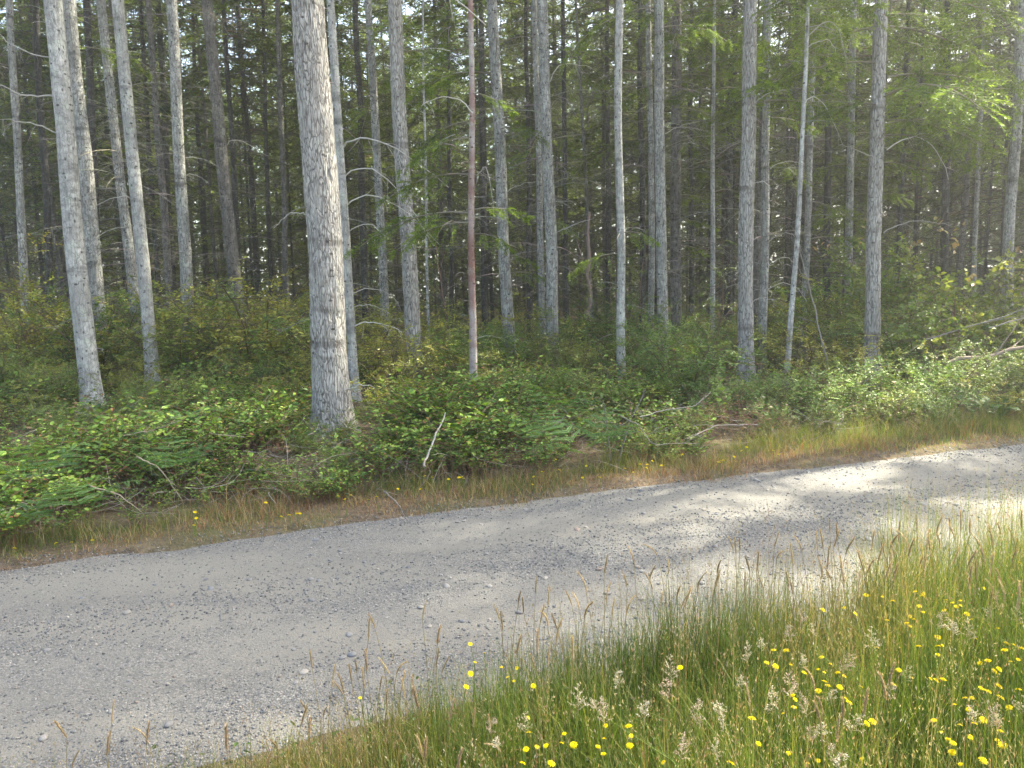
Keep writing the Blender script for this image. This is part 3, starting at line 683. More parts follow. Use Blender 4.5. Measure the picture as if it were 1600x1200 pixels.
# sunlit wood beyond the stand of trees: one far mass of leaves
r = np.random.default_rng(66)
g = Geo(); n = 150000
P = np.stack([r.uniform(-62, 62, n), r.uniform(52, 64, n), 0 * np.zeros(n)], 1)
top = 9 + 9 * vnoise(P[:, 0] * .16, P[:, 1] * .16, 5) + 5 * vnoise(P[:, 0] * .5, P[:, 1] * .5, 6)
P[:, 2] = top * r.random(n) ** 1.15
ok = (vnoise(P[:, 0] * .45, P[:, 2] * .45 + P[:, 1] * .3, 9) > .26) | (P[:, 2] < 4 + 3 * vnoise(P[:, 0] * .3, P[:, 1], 8))
P = P[ok]; n = len(P)
V, Q = leaf_diamond(P, r.normal(0, 1, (n, 3)), unit(r.normal(0, 1, (n, 3))), r.uniform(.30, .75, n), r.uniform(.16, .36, n))
g.add(V, Q, C=np.repeat(jitter_col((.10, .16, .035), n, .4, r), 4, 0))
tag(obj('distant_wood', g.build('distant_wood', M['needles'])), 'sunlit green foliage far behind the forest trunks', 'foliage', kind='stuff')

# ------------------------------------------------------------------ undergrowth
def beside(x, y):
    """says which foreground tree a plant grows at, and on which side of it"""
    best = min((t for t in TREES if t[0] in FRONT_IDS), key=lambda t: (t[2] - x) ** 2 + .7 * (t[3] - y) ** 2)
    dx, dy = x - best[2], y - best[3]
    side = ('right of' if dx > 0 else 'left of') if abs(dx) > .8 * abs(dy) else ('in front of' if dy < 0 else 'behind')
    return side + ' the ' + best[7]

def shrub_geo(r, h, spread, nstem, leafL, leafW, cols, wood=(.16, .12, .09), dens=1.0, oval=False, flat=.75, up_bias=.9):
    g = Geo(); segs = []; LP = []; LD = []; LN = []
    for i in range(nstem):
        a = r.uniform(0, 6.28); d = np.array([math.cos(a) * r.uniform(.1, spread), math.sin(a) * r.uniform(.1, spread), up_bias]); d /= np.linalg.norm(d)
        p = np.array([math.cos(a), math.sin(a), 0]) * r.uniform(0, .12); l = h * r.uniform(.65, 1.05)
        k = 5; pts = [p]
        for j in range(k):
            d = unit(d + r.normal(0, .13, 3) + np.array([math.cos(a), math.sin(a), 0]) * .07); pts.append(pts[-1] + d * l / k)
        pts = np.array(pts); segs.append((pts, np.linspace(.007, .003, k + 1) * (h ** .5)))
        for j in range(2, k + 1):
            for _ in range(int(2.4 * dens + r.random())):
                dd = unit(np.array([r.normal(), r.normal(), r.uniform(-.1, .6)])); ll = h * r.uniform(.18, .36)
                q = pts[j] + (pts[j - 1] - pts[j]) * r.random()
                mid = q + dd * ll * .5 + r.normal(0, .02, 3); e = q + dd * ll + np.array([0, 0, -.1]) * ll
                segs.append((np.array([q, mid, e]), np.array([.0028, .002, .001])))
                for _ in range(int(3 * dens + r.random())):
                    s = r.uniform(.3, 1); b = q + (e - q) * s
                    d3 = unit(dd * .6 + r.normal(0, .6, 3) + np.array([0, 0, .12])); l3 = ll * r.uniform(.3, .6)
                    e3 = b + d3 * l3; segs.append((np.array([b, (b + e3) / 2 + r.normal(0, .006, 3), e3]), np.array([.0015, .0012, .0008])))
                    m = max(4, int(l3 / (leafL * .42)))
                    sd = unit(np.cross(d3, [0, 0, 1.]))
                    for q3 in range(m):
                        LP.append(b + d3 * l3 * (q3 + .6) / m); LD.append(d3 * .6 + sd * (1 if q3 % 2 else -1) + r.normal(0, .2, 3))
    by = {}
    for pts, rad in segs: by.setdefault(len(pts), []).append((pts, rad))
    for k, L in by.items():
        V, Q = many_tubes(np.array([a for a, _ in L]), np.array([b for _, b in L]), 3)
        g.add(V, Q, C=np.repeat(jitter_col(wood, len(L), .3, r), k * 3, 0))
    LP = np.array(LP); LD = np.array(LD); n = len(LP)
    LN = unit(np.array([0, -.45, 1.]) * flat + r.normal(0, .45, (n, 3))); LN[:, 2] = np.abs(LN[:, 2]); LN = unit(LN)
    f = leaf_oval if oval else leaf_diamond
    V, Q = f(LP, LD, LN, leafL * r.uniform(.65, 1.2, n), leafW * r.uniform(.7, 1.15, n))
    cols = np.asarray(cols, float); w = r.random(n)
    # neighbouring leaves share a tone: pick by a smooth field of position, plus scatter
    fld = vnoise(LP[:, 0] * 4 + LP[:, 1] * 2.3, LP[:, 2] * 4, int(r.integers(99))) * .6 + w * .45
    ci = np.clip((fld * len(cols)).astype(int), 0, len(cols) - 1)
    C = cols[ci] * r.uniform(.8, 1.2, (n, 1))
    g.add(V, Q, C=np.repeat(C, 6 if oval else 4, 0))
    return g

OLIVE = [(.075, .14, .03), (.115, .195, .04), (.175, .255, .05), (.24, .295, .058), (.29, .26, .07)]
GREEN = [(.065, .125, .032), (.10, .185, .044), (.145, .245, .055), (.20, .29, .066), (.26, .31, .075)]
YELLOW = [(.12, .17, .036), (.19, .235, .045), (.28, .295, .055), (.36, .34, .068), (.34, .26, .085)]
r = np.random.default_rng(77)
HUCK_O = [shrub_geo(r, 1.0, .55, 10, .032, .018, OLIVE, dens=1.4).build('leaves_and_twigs', M['leaf']) for _ in range(3)]
HUCK_G = [shrub_geo(r, 1.0, .55, 10, .034, .019, GREEN, dens=1.4).build('leaves_and_twigs', M['leaf']) for _ in range(3)]
HUCK_Y = [shrub_geo(r, 1.0, .55, 8, .034, .018, YELLOW, dens=1.15).build('leaves_and_twigs', M['leaf']) for _ in range(2)]
MAPLE = [shrub_geo(r, 1.0, .45, 4, .045, .034, [(.09, .14, .035), (.14, .19, .045), (.20, .24, .06), (.26, .28, .08)], dens=.95, oval=True, up_bias=1.5).build('leaves_and_twigs', M['leaf']) for _ in range(2)]
SAPL = [shrub_geo(r, 1.0, .22, 3, .026, .013, [(.06, .11, .028), (.09, .15, .035), (.14, .20, .045)], dens=1.0, up_bias=2.0).build('leaves_and_twigs', M['leaf']) for _ in range(2)]

r = np.random.default_rng(88)
shrubs = []
def want(x, y, h, kind, s=1.0): shrubs.append((x, y, h, kind, s))
# rows of bushes from the forest edge backwards
for row, (y0, step) in enumerate([(8.9, .85), (9.8, .9), (10.8, 1.0), (12.0, 1.1), (13.4, 1.3), (15.2, 1.5), (17.4, 1.8), (20.5, 2.1), (24.5, 2.6)]):
    half = y0 * .74 + .6; x = -half + r.uniform(0, .5)
    while x < half:
        y = y0 + r.uniform(-.35, .35) + .06 * x
        p = x / y
        if p < -.36: h, kinds = (.62 if y < 9.7 else 1.0 if y < 10.7 else 1.45 if y < 11.6 else 1.95), 'OYYO'
        elif p < -.12: h, kinds = (.65 if y < 9.7 else 1.0 if y < 10.7 else 1.35 if y < 11.9 else 1.6), 'OYGY' if p > -.24 else 'YOYG'
        elif p < .22: h, kinds = .72 if row < 1 else .9 if row < 2 else 1.1 if row < 3 else 1.3, 'GGOY'
        elif p < .40: h, kinds = 1.15, 'GOGY'
        else: h, kinds = 1.35, 'YGOY'
        if row >= 4: h *= .8
        h *= r.uniform(.75, 1.2)
        near_t = min(abs(x - t[2] * y / t[3]) for t in TREES if t[0] in FRONT_IDS and (t[3] > y or t[3] > 12)) if y < 12 else 9
        if not (near_t < .25 and h > .8 and row < 3): want(x, y, h, kinds[r.integers(4)])
        x += step * r.uniform(.75, 1.25)
# bushes nearer the road on the right, where the thicket comes forward
for x, y, h, k in [(2.2, 8.0, .62, 'G'), (2.9, 8.2, .68, 'G'), (3.6, 8.0, .78, 'G'), (4.2, 8.3, .8, 'O'), (4.9, 8.3, .85, 'G'), (5.6, 8.6, .9, 'O'), (6.3, 8.9, .95, 'O'), (3.3, 7.6, .5, 'G'), (4.0, 7.7, .6, 'O'), (4.6, 7.7, .6, 'G'), (5.3, 7.9, .65, 'Y'), (5.9, 8.2, .7, 'O'), (2.6, 7.5, .45, 'G'), (1.9, 8.5, .6, 'G'), (1.2, 8.2, .5, 'O'),
                   (.7, 8.6, .55, 'O'), (-6.6, 8.2, .55, 'O'), (-5.9, 8.6, .45, 'Y'), (-4.6, 8.7, .55, 'G'), (-4.0, 8.9, .6, 'Y'), (-3.3, 8.8, .6, 'Y'), (-2.8, 8.7, .55, 'O'), (-1.9, 7.75, .42, 'G'), (-2.25, 7.85, .38, 'O'), (.1, 8.9, .6, 'G'), (1.75, 7.1, .45, 'O'), (-4.6, 7.4, .5, 'G'), (-3.9, 6.7, .42, 'O'), (-2.6, 7.2, .45, 'G'), (-1.2, 7.6, .42, 'O'), (-.9, 6.8, .36, 'G'), (.9, 7.4, .42, 'G'), (1.35, 6.7, .40, 'O'), (-4.9, 6.2, .42, 'Y'), (-1.55, 6.3, .34, 'G'), (.15, 7.9, .45, 'Y'), (-3.1, 8.0, .5, 'G'), (-2.0, 6.9, .30, 'G'), (-1.75, 7.25, .34, 'O'), (-2.1, 7.3, .28, 'G')]:
    want(x, y, h, k)
LOOK = {'O': (HUCK_O, 'huckleberry_bush', 'olive twiggy huckleberry bush '), 'G': (HUCK_G, 'huckleberry_bush', 'fresh green huckleberry bush '), 'Y': (HUCK_Y, 'huckleberry_bush', 'bright yellowish huckleberry bush ')}
count = {}
for i, (x, y, h, k, s) in enumerate(shrubs):
    ms, nm, desc = LOOK[k]
    lab = desc + beside(x, y) if y < 14.6 else desc.replace('bright ', '').replace('fresh ', '').replace('bush', 'bush in deep shade') + ('on the left side' if x < -2 else 'near the middle' if x < 4 else 'on the right side')
    if len(lab.split()) > 15: pass
    elif y < 14.6 and h > 1.5: lab = 'tall ' + lab
    elif y < 14.6 and h < .6: lab = 'low ' + lab
    o = tag(obj(nm, ms[i % len(ms)], None, (x, y, float(ground_z(x, y)) - .02), (0, 0, r.uniform(-1.1, 1.1)), (h * r.uniform(.95, 1.25) * r.choice([-1, 1]), h * r.uniform(.9, 1.15), h)), lab, 'bush', 'huckleberry bushes under the trees')

# taller leafy saplings and maples
for x, y, h, ms, nm, lab in [
    (6.6, 10.4, 2.3, MAPLE[0], 'vine_maple', 'vine maple with yellow-green leaves just right of the sturdy plated trunk'),
    (7.6, 10.8, 2.5, MAPLE[1], 'vine_maple', 'tall leafy vine maple with pale leaves midway to the right edge'),
    (8.6, 11.0, 2.2, MAPLE[0], 'vine_maple', 'leafy vine maple closest to the right edge of the picture'),
    (5.9, 9.6, 1.5, MAPLE[1], 'vine_maple', 'low vine maple in front of its taller neighbours at right'),
    (7.2, 9.5, 1.4, MAPLE[0], 'vine_maple', 'spreading maple shrub above the fallen log at right'),
    (6.2, 12.4, 2.4, MAPLE[1], 'vine_maple', 'shaded vine maple behind the sturdy plated trunk'),
    (2.05, 11.4, 1.9, SAPL[0], 'leafy_sapling', 'feathery green sapling just right of slim pale straight trunk'),
    (1.55, 12.2, 2.2, SAPL[1], 'leafy_sapling', 'feathery green sapling behind slim pale straight trunk'),
    (.55, 11.0, 1.3, SAPL[0], 'leafy_sapling', 'short green sapling at the foot of the centre pair'),
    (2.95, 10.9, 1.7, SAPL[1], 'leafy_sapling', 'green sapling in front of the cluster of four'),
    (3.25, 11.6, 1.9, SAPL[0], 'leafy_sapling', 'green sapling left of the broad scaly trunk'),
    (-1.2, 13.5, 1.9, SAPL[1], 'leafy_sapling', 'pale green sapling between medium furrowed trunk and reddish pole'),
    (-6.0, 12.3, 2.0, SAPL[0], 'leafy_sapling', 'green sapling between leaning left pair and lone grey trunk'),
    (-5.1, 12.6, 1.9, SAPL[1], 'leafy_sapling', 'green sapling with arching twigs right of lone grey trunk'),
    (-7.9, 12.4, 2.2, HUCK_Y[0], 'leafy_sapling', 'tall yellowish leafy shrub at the left edge'),
    (-6.75, 11.9, 1.9, HUCK_G[1], 'leafy_sapling', 'tall green shrub overlapping the rough trunk at left'),
    (-4.15, 12.6, 1.7, HUCK_Y[1], 'leafy_sapling', 'tall yellow-leaved shrub left of the thickest tree'),
    (-3.45, 12.9, 1.5, HUCK_Y[0], 'leafy_sapling', 'yellow-leaved shrub close beside the thickest tree'),
    (7.0, 13.5, 2.4, HUCK_G[0], 'leafy_sapling', 'shaded green shrub behind the vine maples'),
    (5.7, 12.9, 1.9, HUCK_G[2], 'leafy_sapling', 'shaded green shrub left of the sturdy plated trunk'),
]:
    root = obj(nm, ms, None, (x, y, float(ground_z(x, y)) - .02), (0, 0, r.uniform(0, 6.28)), (h * .8, h * .8, h))
    tag(root, lab, 'shrub' if nm == 'vine_maple' else 'sapling')
    if nm == 'vine_maple':
        q = np.random.default_rng(int(x * 100)); n = 20; g = Geo()
        cen = np.stack([q.uniform(-.4, .4, 4), q.uniform(-.4, .1, 4), q.uniform(.62, 1.0, 4)], 1)
        P = cen[q.integers(0, 4, n)] + q.normal(0, .035, (n, 3))
        V, Q = leaf_oval(P, q.normal(0, 1, (n, 3)), unit(np.array([0, 0, 1.]) + q.normal(0, .4, (n, 3))), q.uniform(.03, .05, n), q.uniform(.02, .035, n))
        g.add(V, Q, C=np.repeat(jitter_col((.34, .26, .14), n, .2, q), 6, 0))
        tag(obj('young_leaves', g.build('young_leaves', M['leaf']), root), 'tan new leaves at the shoot tips')

# salal: a continuous leathery ground cover
def salal_geo(r, h):
    g = Geo(); ns = r.integers(9, 14)
    a = r.uniform(0, 6.28, ns); d = np.stack([np.cos(a), np.sin(a), 0 * a], 1); up1 = np.array([0, 0, 1.])
    P0 = d * r.uniform(0, .12, (ns, 1)); l = h * r.uniform(.6, 1.1, (ns, 1))
    P2 = P0 + d * l * r.uniform(.3, .9, (ns, 1)) + up1 * l * r.uniform(.6, 1.0, (ns, 1)); P1 = P0 + up1 * l * .6
    V, Q = many_tubes(bez(P0, P1, P2, 5), np.full((ns, 1), .0028) * np.linspace(1.2, .6, 5)[None], 3)
    g.add(V, Q, C=np.repeat(jitter_col((.20, .12, .08), ns, .3, r), 15, 0))
    m = 12; tt = np.linspace(.35, 1, m)[None] + r.uniform(-.03, .03, (ns, m)); tt = tt.clip(0, 1)[..., None]
    P = (1 - tt) ** 2 * P0[:, None] + 2 * tt * (1 - tt) * P1[:, None] + tt ** 2 * P2[:, None]
    b = r.uniform(0, 6.28, (ns, m)); D = np.stack([np.cos(b), np.sin(b), r.uniform(-.1, .75, (ns, m))], -1)
    N = unit(np.stack([-.55 * np.cos(b), -.55 * np.sin(b), np.ones((ns, m))], -1) + r.normal(0, .3, (ns, m, 3)) + np.array([0, -.4, 0]))
    n = ns * m; L = r.uniform(.026, .050, n)
    V, Q = leaf_oval(P, D, N, L, L * r.uniform(.55, .72, n), .12)
    pal = np.array([(.05, .105, .021), (.08, .16, .028), (.125, .225, .038), (.20, .31, .055), (.28, .34, .065), (.26, .125, .06)])
    w = np.array([.26, .28, .22, .13, .06, .05]); newer = (tt[..., 0].reshape(-1) > .85) & (r.random(n) < .5)
    ci = r.choice(6, n, p=w); ci = np.where(newer & (ci < 3), 3, ci)
    g.add(V, Q, C=np.repeat(pal[ci] * r.uniform(.8, 1.2, (n, 1)), 6, 0))
    return g.arrays()

r = np.random.default_rng(99)
SAL = [salal_geo(r, h) for h in (.34, .40, .46, .52, .40, .36)]
def join(variants, places):
    g = Geo()
    for x, y, z, s, a, v in places:
        V, Q, T, C = variants[v]; c, s_ = math.cos(a), math.sin(a)
        W = V * s; W = np.stack([W[:, 0] * c - W[:, 1] * s_ + x, W[:, 0] * s_ + W[:, 1] * c + y, W[:, 2] + z], 1)
        g.add(W, Q, T, C * 1.0)
    return g
places = []
for _ in range(9000):
    y = r.uniform(4.6, 11.5); x = r.uniform(-.75 * y - 1.2, .72 * y + 1); s = y - yf(x)
    if s < .36 + .42 * vnoise(x * 1.3, 2, 12): continue
    dens = vnoise(x * .9, y * .9, 21)
    p = x / y
    if dens < .40 + (.06 if s < 1.9 else -.08): continue
    if abs(x + 1.75) < .42 and 6.7 < y < 7.9: continue
    if x > 2.2 and s < 1.4: continue
    if s > 3.3 and r.random() < .6: continue
    if x > 2.0 and r.random() < .65: continue
    if any((x - t[2]) ** 2 + (y - t[3]) ** 2 < .12 for t in TREES): continue
    z = float(ground_z(x, y))
    places.append((x, y, z, r.uniform(.7, 1.15) * (.6 + .95 * vnoise(x * 1.1 + 7, y * 1.1, 77)) * (1.0 if s > 1.1 else .8), r.uniform(0, 6.28), int(r.integers(6))))
    if len(places) >= 700: break
tag(obj('salal_ground_cover', join(SAL, places).build('salal_ground_cover', M['salal'])), 'glossy green salal leaves carpeting the bank below the trees', 'ground cover', kind='stuff')

# grey tangle of dead twigs on the bank
n = 5200; y = r.uniform(4.2, 10, n); x = r.uniform(-.75, .72, n) * (y + 1.2); s = y - yf(x)
ok = (s > .5) & (s < 4.5) & (r.random(n) < np.where(s < 1.8, 1, .35)) & ((vnoise(x * 1.1, y * 1.1, 31) > .38) | (r.random(n) < .25)) & (x < 3.2)
x, y = x[ok], y[ok]; n = len(x); z = ground_z(x, y) + r.uniform(.01, .30, n)
P0 = np.stack([x, y, z], 1); a = r.uniform(0, 6.28, n); l = r.uniform(.08, .45, n)[:, None]
D = np.stack([np.cos(a), np.sin(a), r.normal(0, .35, n)], 1); P2 = P0 + D * l; P1 = (P0 + P2) / 2 + r.normal(0, .22, (n, 3)) * l
V, Q = many_tubes(bez(P0, P1, P2, 5), r.uniform(.0011, .0028, (n, 1)) * np.linspace(1, .5, 5)[None], 3)
g = Geo(); pal = np.array([(.26, .24, .22), (.20, .175, .16), (.32, .29, .26), (.18, .125, .095)])
g.add(V, Q, C=np.repeat(pal[r.integers(0, 4, n)] * r.uniform(.8, 1.2, (n, 1)), 15, 0))
tag(obj('dead_twig_litter', g.build('dead_twig_litter', M['wood'])), 'tangle of grey dead twigs between the salal plants', 'twigs', kind='stuff')

# low leafy filler on the forest floor behind the bank
n = 42000; y = r.uniform(6.0, 24, n); x = r.uniform(-.8, .8, n) * y; s = y - yf(x)
ok = (s > .8) & (vnoise(x * .8, y * .8, 41) > .34); x, y = x[ok], y[ok]; n = len(x)
P = np.stack([x, y, ground_z(x, y) + r.uniform(.02, .32, n) * (1 + .5 * vnoise(x * 2, y * 2, 5))], 1)
a = r.uniform(0, 6.28, n)
V, Q = leaf_diamond(P, np.stack([np.cos(a), np.sin(a), r.uniform(-.2, .6, n)], 1), unit(np.array([0, -.2, 1.]) + r.normal(0, .35, (n, 3))), r.uniform(.03, .07, n), r.uniform(.015, .035, n))
g = Geo(); pal = np.array([(.05, .09, .02), (.08, .13, .03), (.12, .16, .035), (.15, .12, .05), (.22, .15, .09)])
g.add(V, Q, C=np.repeat(pal[r.integers(0, 5, n)] * r.uniform(.8, 1.2, (n, 1)), 4, 0))
tag(obj('forest_floor_leaves', g.build('forest_floor_leaves', M['leaf'])), 'low mixed leaves covering the forest floor', 'ground cover', kind='stuff')

# ferns
def bracken(r, nf, L):
    g = Geo()
    for f in range(nf):
        a = f * 6.28 / nf + r.uniform(-.6, .6); d = np.array([math.cos(a), math.sin(a), 0]); h = L * r.uniform(.7, 1.0)
        P0 = np.zeros((1, 3)); P1 = np.array([d * .1 * L + [0, 0, h * 1.25]]); P2 = np.array([d * L * 1.0 + [0, 0, h * r.uniform(.7, 1.35)]])
        C = bez(P0, P1, P2, 20)[0]; V, Q = many_tubes(C[None], np.linspace(.004, .001, 20)[None], 4); g.add(V, Q, C=np.tile((.16, .17, .05), (len(V), 1)))
        bl = C[7::2]; m = len(bl)
        for i in range(0, m):
            t_ = i / (m - 1); pl = L * .46 * (1 - t_) ** .8 + .03
            tan = unit(C[min(8 + 2 * i, 19)] - C[6 + 2 * i]); side = unit(np.cross(tan, [0, 0, 1.])); nrm = np.cross(side, tan)
            for sg in (-1, 1):
                pd = unit(side * sg + tan * .45 + np.array([0, 0, -.12])); k = max(5, int(pl / .012))
                u = (np.arange(k) + .5) / k; P = bl[i] + pd * (u * pl)[:, None] + np.array([0, 0, -.12]) * (u ** 2 * pl)[:, None]
                sd = unit(np.cross(pd, nrm)); w = np.minimum(pl * .16, .020) * (1 - u) ** .6 + .005
                for s2 in (-1, 1):
                    V, Q = leaf_diamond(P, np.tile(sd * s2 + pd * .35, (k, 1)), np.tile(nrm, (k, 1)) + r.normal(0, .15, (k, 3)), w, np.full(k, .014), .05)
                    g.add(V, Q, C=np.repeat(np.array([(.085, .165, .052)]) * r.uniform(.8, 1.25, (k, 1)), 4, 0))
    return g
def sword(r, nf, L):
    g = Geo()
    for f in range(nf):
        a = f * 6.28 / nf + r.uniform(-.3, .3); d = np.array([math.cos(a), math.sin(a), 0]); h = L * r.uniform(.6, .9)
        C = bez(np.zeros((1, 3)), np.array([d * .25 * L + [0, 0, h]]), np.array([d * L * .8 + [0, 0, h * .75]]), 40)[0]
        V, Q = many_tubes(C[None], np.linspace(.003, .001, 40)[None], 3); g.add(V, Q, C=np.tile((.15, .15, .05), (len(V), 1)))
        u = np.linspace(0, 1, 36); P = C[4:]; tan = unit(np.gradient(C, axis=0))[4:]; side = unit(np.cross(tan, [0, 0, 1.]))
        w = .10 * L * 1.4 * np.sin(np.clip(u * .92 + .08, 0, 1) * math.pi) ** .6 + .008
        for sg in (-1, 1):
            V, Q = leaf_diamond(P, side * sg + tan * .3 + np.array([0, 0, -.1]), np.cross(side, tan) + r.normal(0, .1, (36, 3)), w, np.full(36, .016), .05)
            g.add(V, Q, C=np.repeat(np.array([(.05, .11, .03)]) * r.uniform(.8, 1.3, (36, 1)), 4, 0))
    return g
r = np.random.default_rng(101)
BRK = [bracken(r, 5, .52).build('fronds', M['fern']), bracken(r, 4, .62).build('fronds', M['fern']), bracken(r, 3, .50).build('fronds', M['fern'])]
SWD = [sword(r, 11, .6).build('fronds', M['fern'])]
for nm, me, x, y, s, rot, lab in [
    ('bracken_fern', BRK[0], -2.72, 5.75, 1.0, 1.5, 'bluish green bracken fern spreading flat above dry grass, left of thickest tree'),
    ('bracken_fern', BRK[1], -3.55, 5.35, 1.0, .3, 'bracken fern with drooping fronds at the left edge of the bank'),
    ('bracken_fern', BRK[2], -2.95, 4.85, .9, 2.6, 'low bright bracken fern beside dry road edge at far left'),
    ('bracken_fern', BRK[0], -3.25, 4.62, .7, 4.1, 'small bracken fern nearest the road at far left corner'),
    ('bracken_fern', BRK[2], -.40, 6.50, .85, 4.6, 'pale bracken frond arching right, below the slim reddish pole'),
    ('bracken_fern', BRK[0], -.68, 6.15, .60, 2.2, 'small bracken fern beside the pale fallen stick'),
    ('bracken_fern', BRK[1], .46, 7.35, 1.0, 5.2, 'upper bracken fern of the cluster right of picture centre'),
    ('bracken_fern', BRK[0], .30, 6.45, .95, .9, 'left bracken fern of the cluster right of picture centre'),
    ('bracken_fern', BRK[1], .58, 6.05, .9, 2.0, 'lowest bracken fern of the cluster right of picture centre'),
    ('bracken_fern', BRK[2], .86, 6.5, .8, 3.0, 'right bracken fern of the cluster right of picture centre'),
    ('sword_fern', SWD[0], -3.40, 7.45, .95, .5, 'dark sword fern among salal midway between left pale trunk and thickest tree'),
    ('sword_fern', SWD[0], -5.5, 7.0, .9, 1.5, 'dark sword fern at the left edge among salal'),
    ('sword_fern', SWD[0], 5.2, 7.75, .85, 2.2, 'sword fern at the right end of the thicket near the road'),
    ('sword_fern', SWD[0], 6.2, 8.9, 1.0, .9, 'sword fern beneath the fallen log at the right edge'),
]:
    tag(obj(nm, me, None, (x, y, float(ground_z(x, y)) - .01), (0, 0, rot), s * .96), lab, 'fern')

# fallen sticks
def stick(name, pts, rad, lab, col=(.34, .32, .30), twigs=4, seed=1):
    q = np.random.default_rng(seed); P = np.array(pts, float)
    t_ = np.linspace(0, len(P) - 1, 14); C = np.stack([np.interp(t_, np.arange(len(P)), P[:, i]) for i in range(3)], 1) + q.normal(0, rad * .5, (14, 3))
    base = P[0].copy(); C = C - base
    g = Geo(); V, Q = many_tubes(C[None], np.linspace(rad, rad * .45, 14)[None], 7); g.add(V, Q, C=np.tile(col, (len(V), 1)) * q.uniform(.8, 1.1, (len(V), 1)))
    ln = np.linalg.norm(C[-1] - C[0])
    for _ in range(twigs):
        b = C[q.integers(4, 13)]; d = unit(unit(C[-1] - C[0]) + q.normal(0, .6, 3)); l = ln * q.uniform(.12, .3)
        c = bez(b[None], (b + d * l * .5 + q.normal(0, .02, 3))[None], (b + d * l)[None], 5)
        V, Q = many_tubes(c, np.linspace(rad * .4, rad * .15, 5)[None], 4); g.add(V, Q, C=np.tile(col, (len(V), 1)) * .9)
    return tag(obj(name, g.build(name, M['wood'], True), None, tuple(base)), lab, 'branch')
stick('fallen_stick', [(-.74, 5.85, .22), (-.68, 6.1, .38), (-.60, 6.45, .55)], .011, 'straight pale grey stick propped on salal right of the thickest tree', (.30, .28, .26), 1, 2)
stick('fallen_branch', [(.98, 6.6, .46), (1.13, 6.45, .40), (1.22, 6.3, .24), (1.5, 6.4, .23), (1.7, 6.5, .20)], .005, 'grey elbow-shaped dead branch lying right of the bracken cluster', (.2, .185, .165), 6, 3)
stick('fallen_branch', [(1.18, 6.7, .42), (1.42, 6.78, .47), (1.75, 6.95, .47), (1.95, 7.1, .58)], .006, 'lichened dead branch above the elbow-shaped one', (.21, .2, .175), 7, 4)
stick('fallen_branch', [(2.35, 6.9, .28), (1.9, 6.75, .32), (1.6, 6.6, .22)], .009, 'dark dead branch under the reddish dry twigs', (.30, .26, .23), 4, 5)
stick('fallen_log', [(5.25, 8.75, .62), (5.85, 8.7, .70), (6.5, 8.6, .92), (7.6, 8.5, 1.3)], .026, 'orange and grey fallen log slanting up at the right edge', (.30, .235, .185), 5, 6)
stick('fallen_branch', [(5.3, 9.3, .85), (6.3, 9.2, 1.15), (7.4, 9.0, 1.7)], .010, 'long pale slanting branch above the fallen log at right', (.24, .22, .20), 6, 7)
stick('fallen_branch', [(5.9, 9.0, 1.0), (6.6, 8.9, 1.2), (7.3, 8.8, 1.55)], .009, 'thinner pale branch forking beside the long slanting one at right', (.24, .22, .20), 4, 8)
stick('fallen_stick', [(-.95, 5.15, .22), (-.82, 5.0, .15), (-.76, 4.95, .05)], .006, 'thin grey stick leaning into the dry grass below the thickest tree', (.2, .18, .16), 1, 9)
stick('bare_stem', [(.86, 6.35, .1), (.84, 6.38, .35), (.80, 6.4, .66)], .006, 'upright bare grey stem right of the bracken cluster', (.2, .18, .16), 3, 10)
stick('bare_stem', [(.92, 6.3, .1), (1.02, 6.38, .40), (1.2, 6.5, .72)], .006, 'slanting bare grey stem right of the bracken cluster', (.2, .18, .16), 4, 11)
stick('leaning_pole', [(-.98, 12.1, .2), (-1.05, 12.1, 1.2), (-1.2, 12.2, 2.4)], .016, 'dark thin dead pole leaning left of the slim reddish pole', (.16, .11, .09), 3, 12)
stick('leaning_pole', [(4.35, 9.9, .3), (4.1, 9.9, 1.3), (3.9, 9.9, 2.0)], .012, 'thin dead stem leaning against the right trio of trunks', (.30, .27, .24), 2, 13)
stick('dead_stub', [(1.42, 13.2, .1), (1.44, 13.2, 1.2), (1.42, 13.2, 2.9)], .045, 'broken dead snag left of the slim pale straight trunk', (.30, .22, .19), 3, 14)
for i, (x0, y0, z0, dx, dz) in enumerate([(-3.1, 5.2, .3, .4, -.2), (-2.9, 5.5, .45, .35, -.35), (-3.3, 6.1, .5, .5, .12), (-2.4, 6.4, .4, -.5, .1)]):
    stick('fallen_stalk', [(x0, y0, z0), (x0 + dx * .5, y0, z0 + dz * .3), (x0 + dx, y0 - .05, z0 + dz)], .006,
          ['straw coloured dry stem lying beside the low bright bracken', 'bent straw coloured stem above the low bright bracken', 'grey dry stem across salal below the stout pale trunk', 'grey dry stem slanting through salal left of thickest tree'][i], (.32, .27, .20), 3, 20 + i)

q = np.random.default_rng(7); n = 300; c = np.array([2.15, 6.95, .36])
P = c + q.normal(0, 1, (n, 3)) * [.24, .14, .09]; D = unit(q.normal(0, 1, (n, 3)) * [1, 1, .5]); l = q.uniform(.05, .16, (n, 1))
V, Q = many_tubes(bez(P, P + D * l * .5 + q.normal(0, .015, (n, 3)), P + D * l, 4) - c * [1, 1, 0], np.full((n, 1), .0022) * np.linspace(1, .5, 4)[None], 3)
g = Geo(); g.add(V, Q, C=np.repeat(jitter_col((.20, .105, .08), n, .3, q), 12, 0))
tag(obj('dry_bush', g.build('dry_bush', M['wood']), None, (c[0], c[1], 0)), 'reddish brown dry twig bush at the foot of right-hand thicket', 'bush')

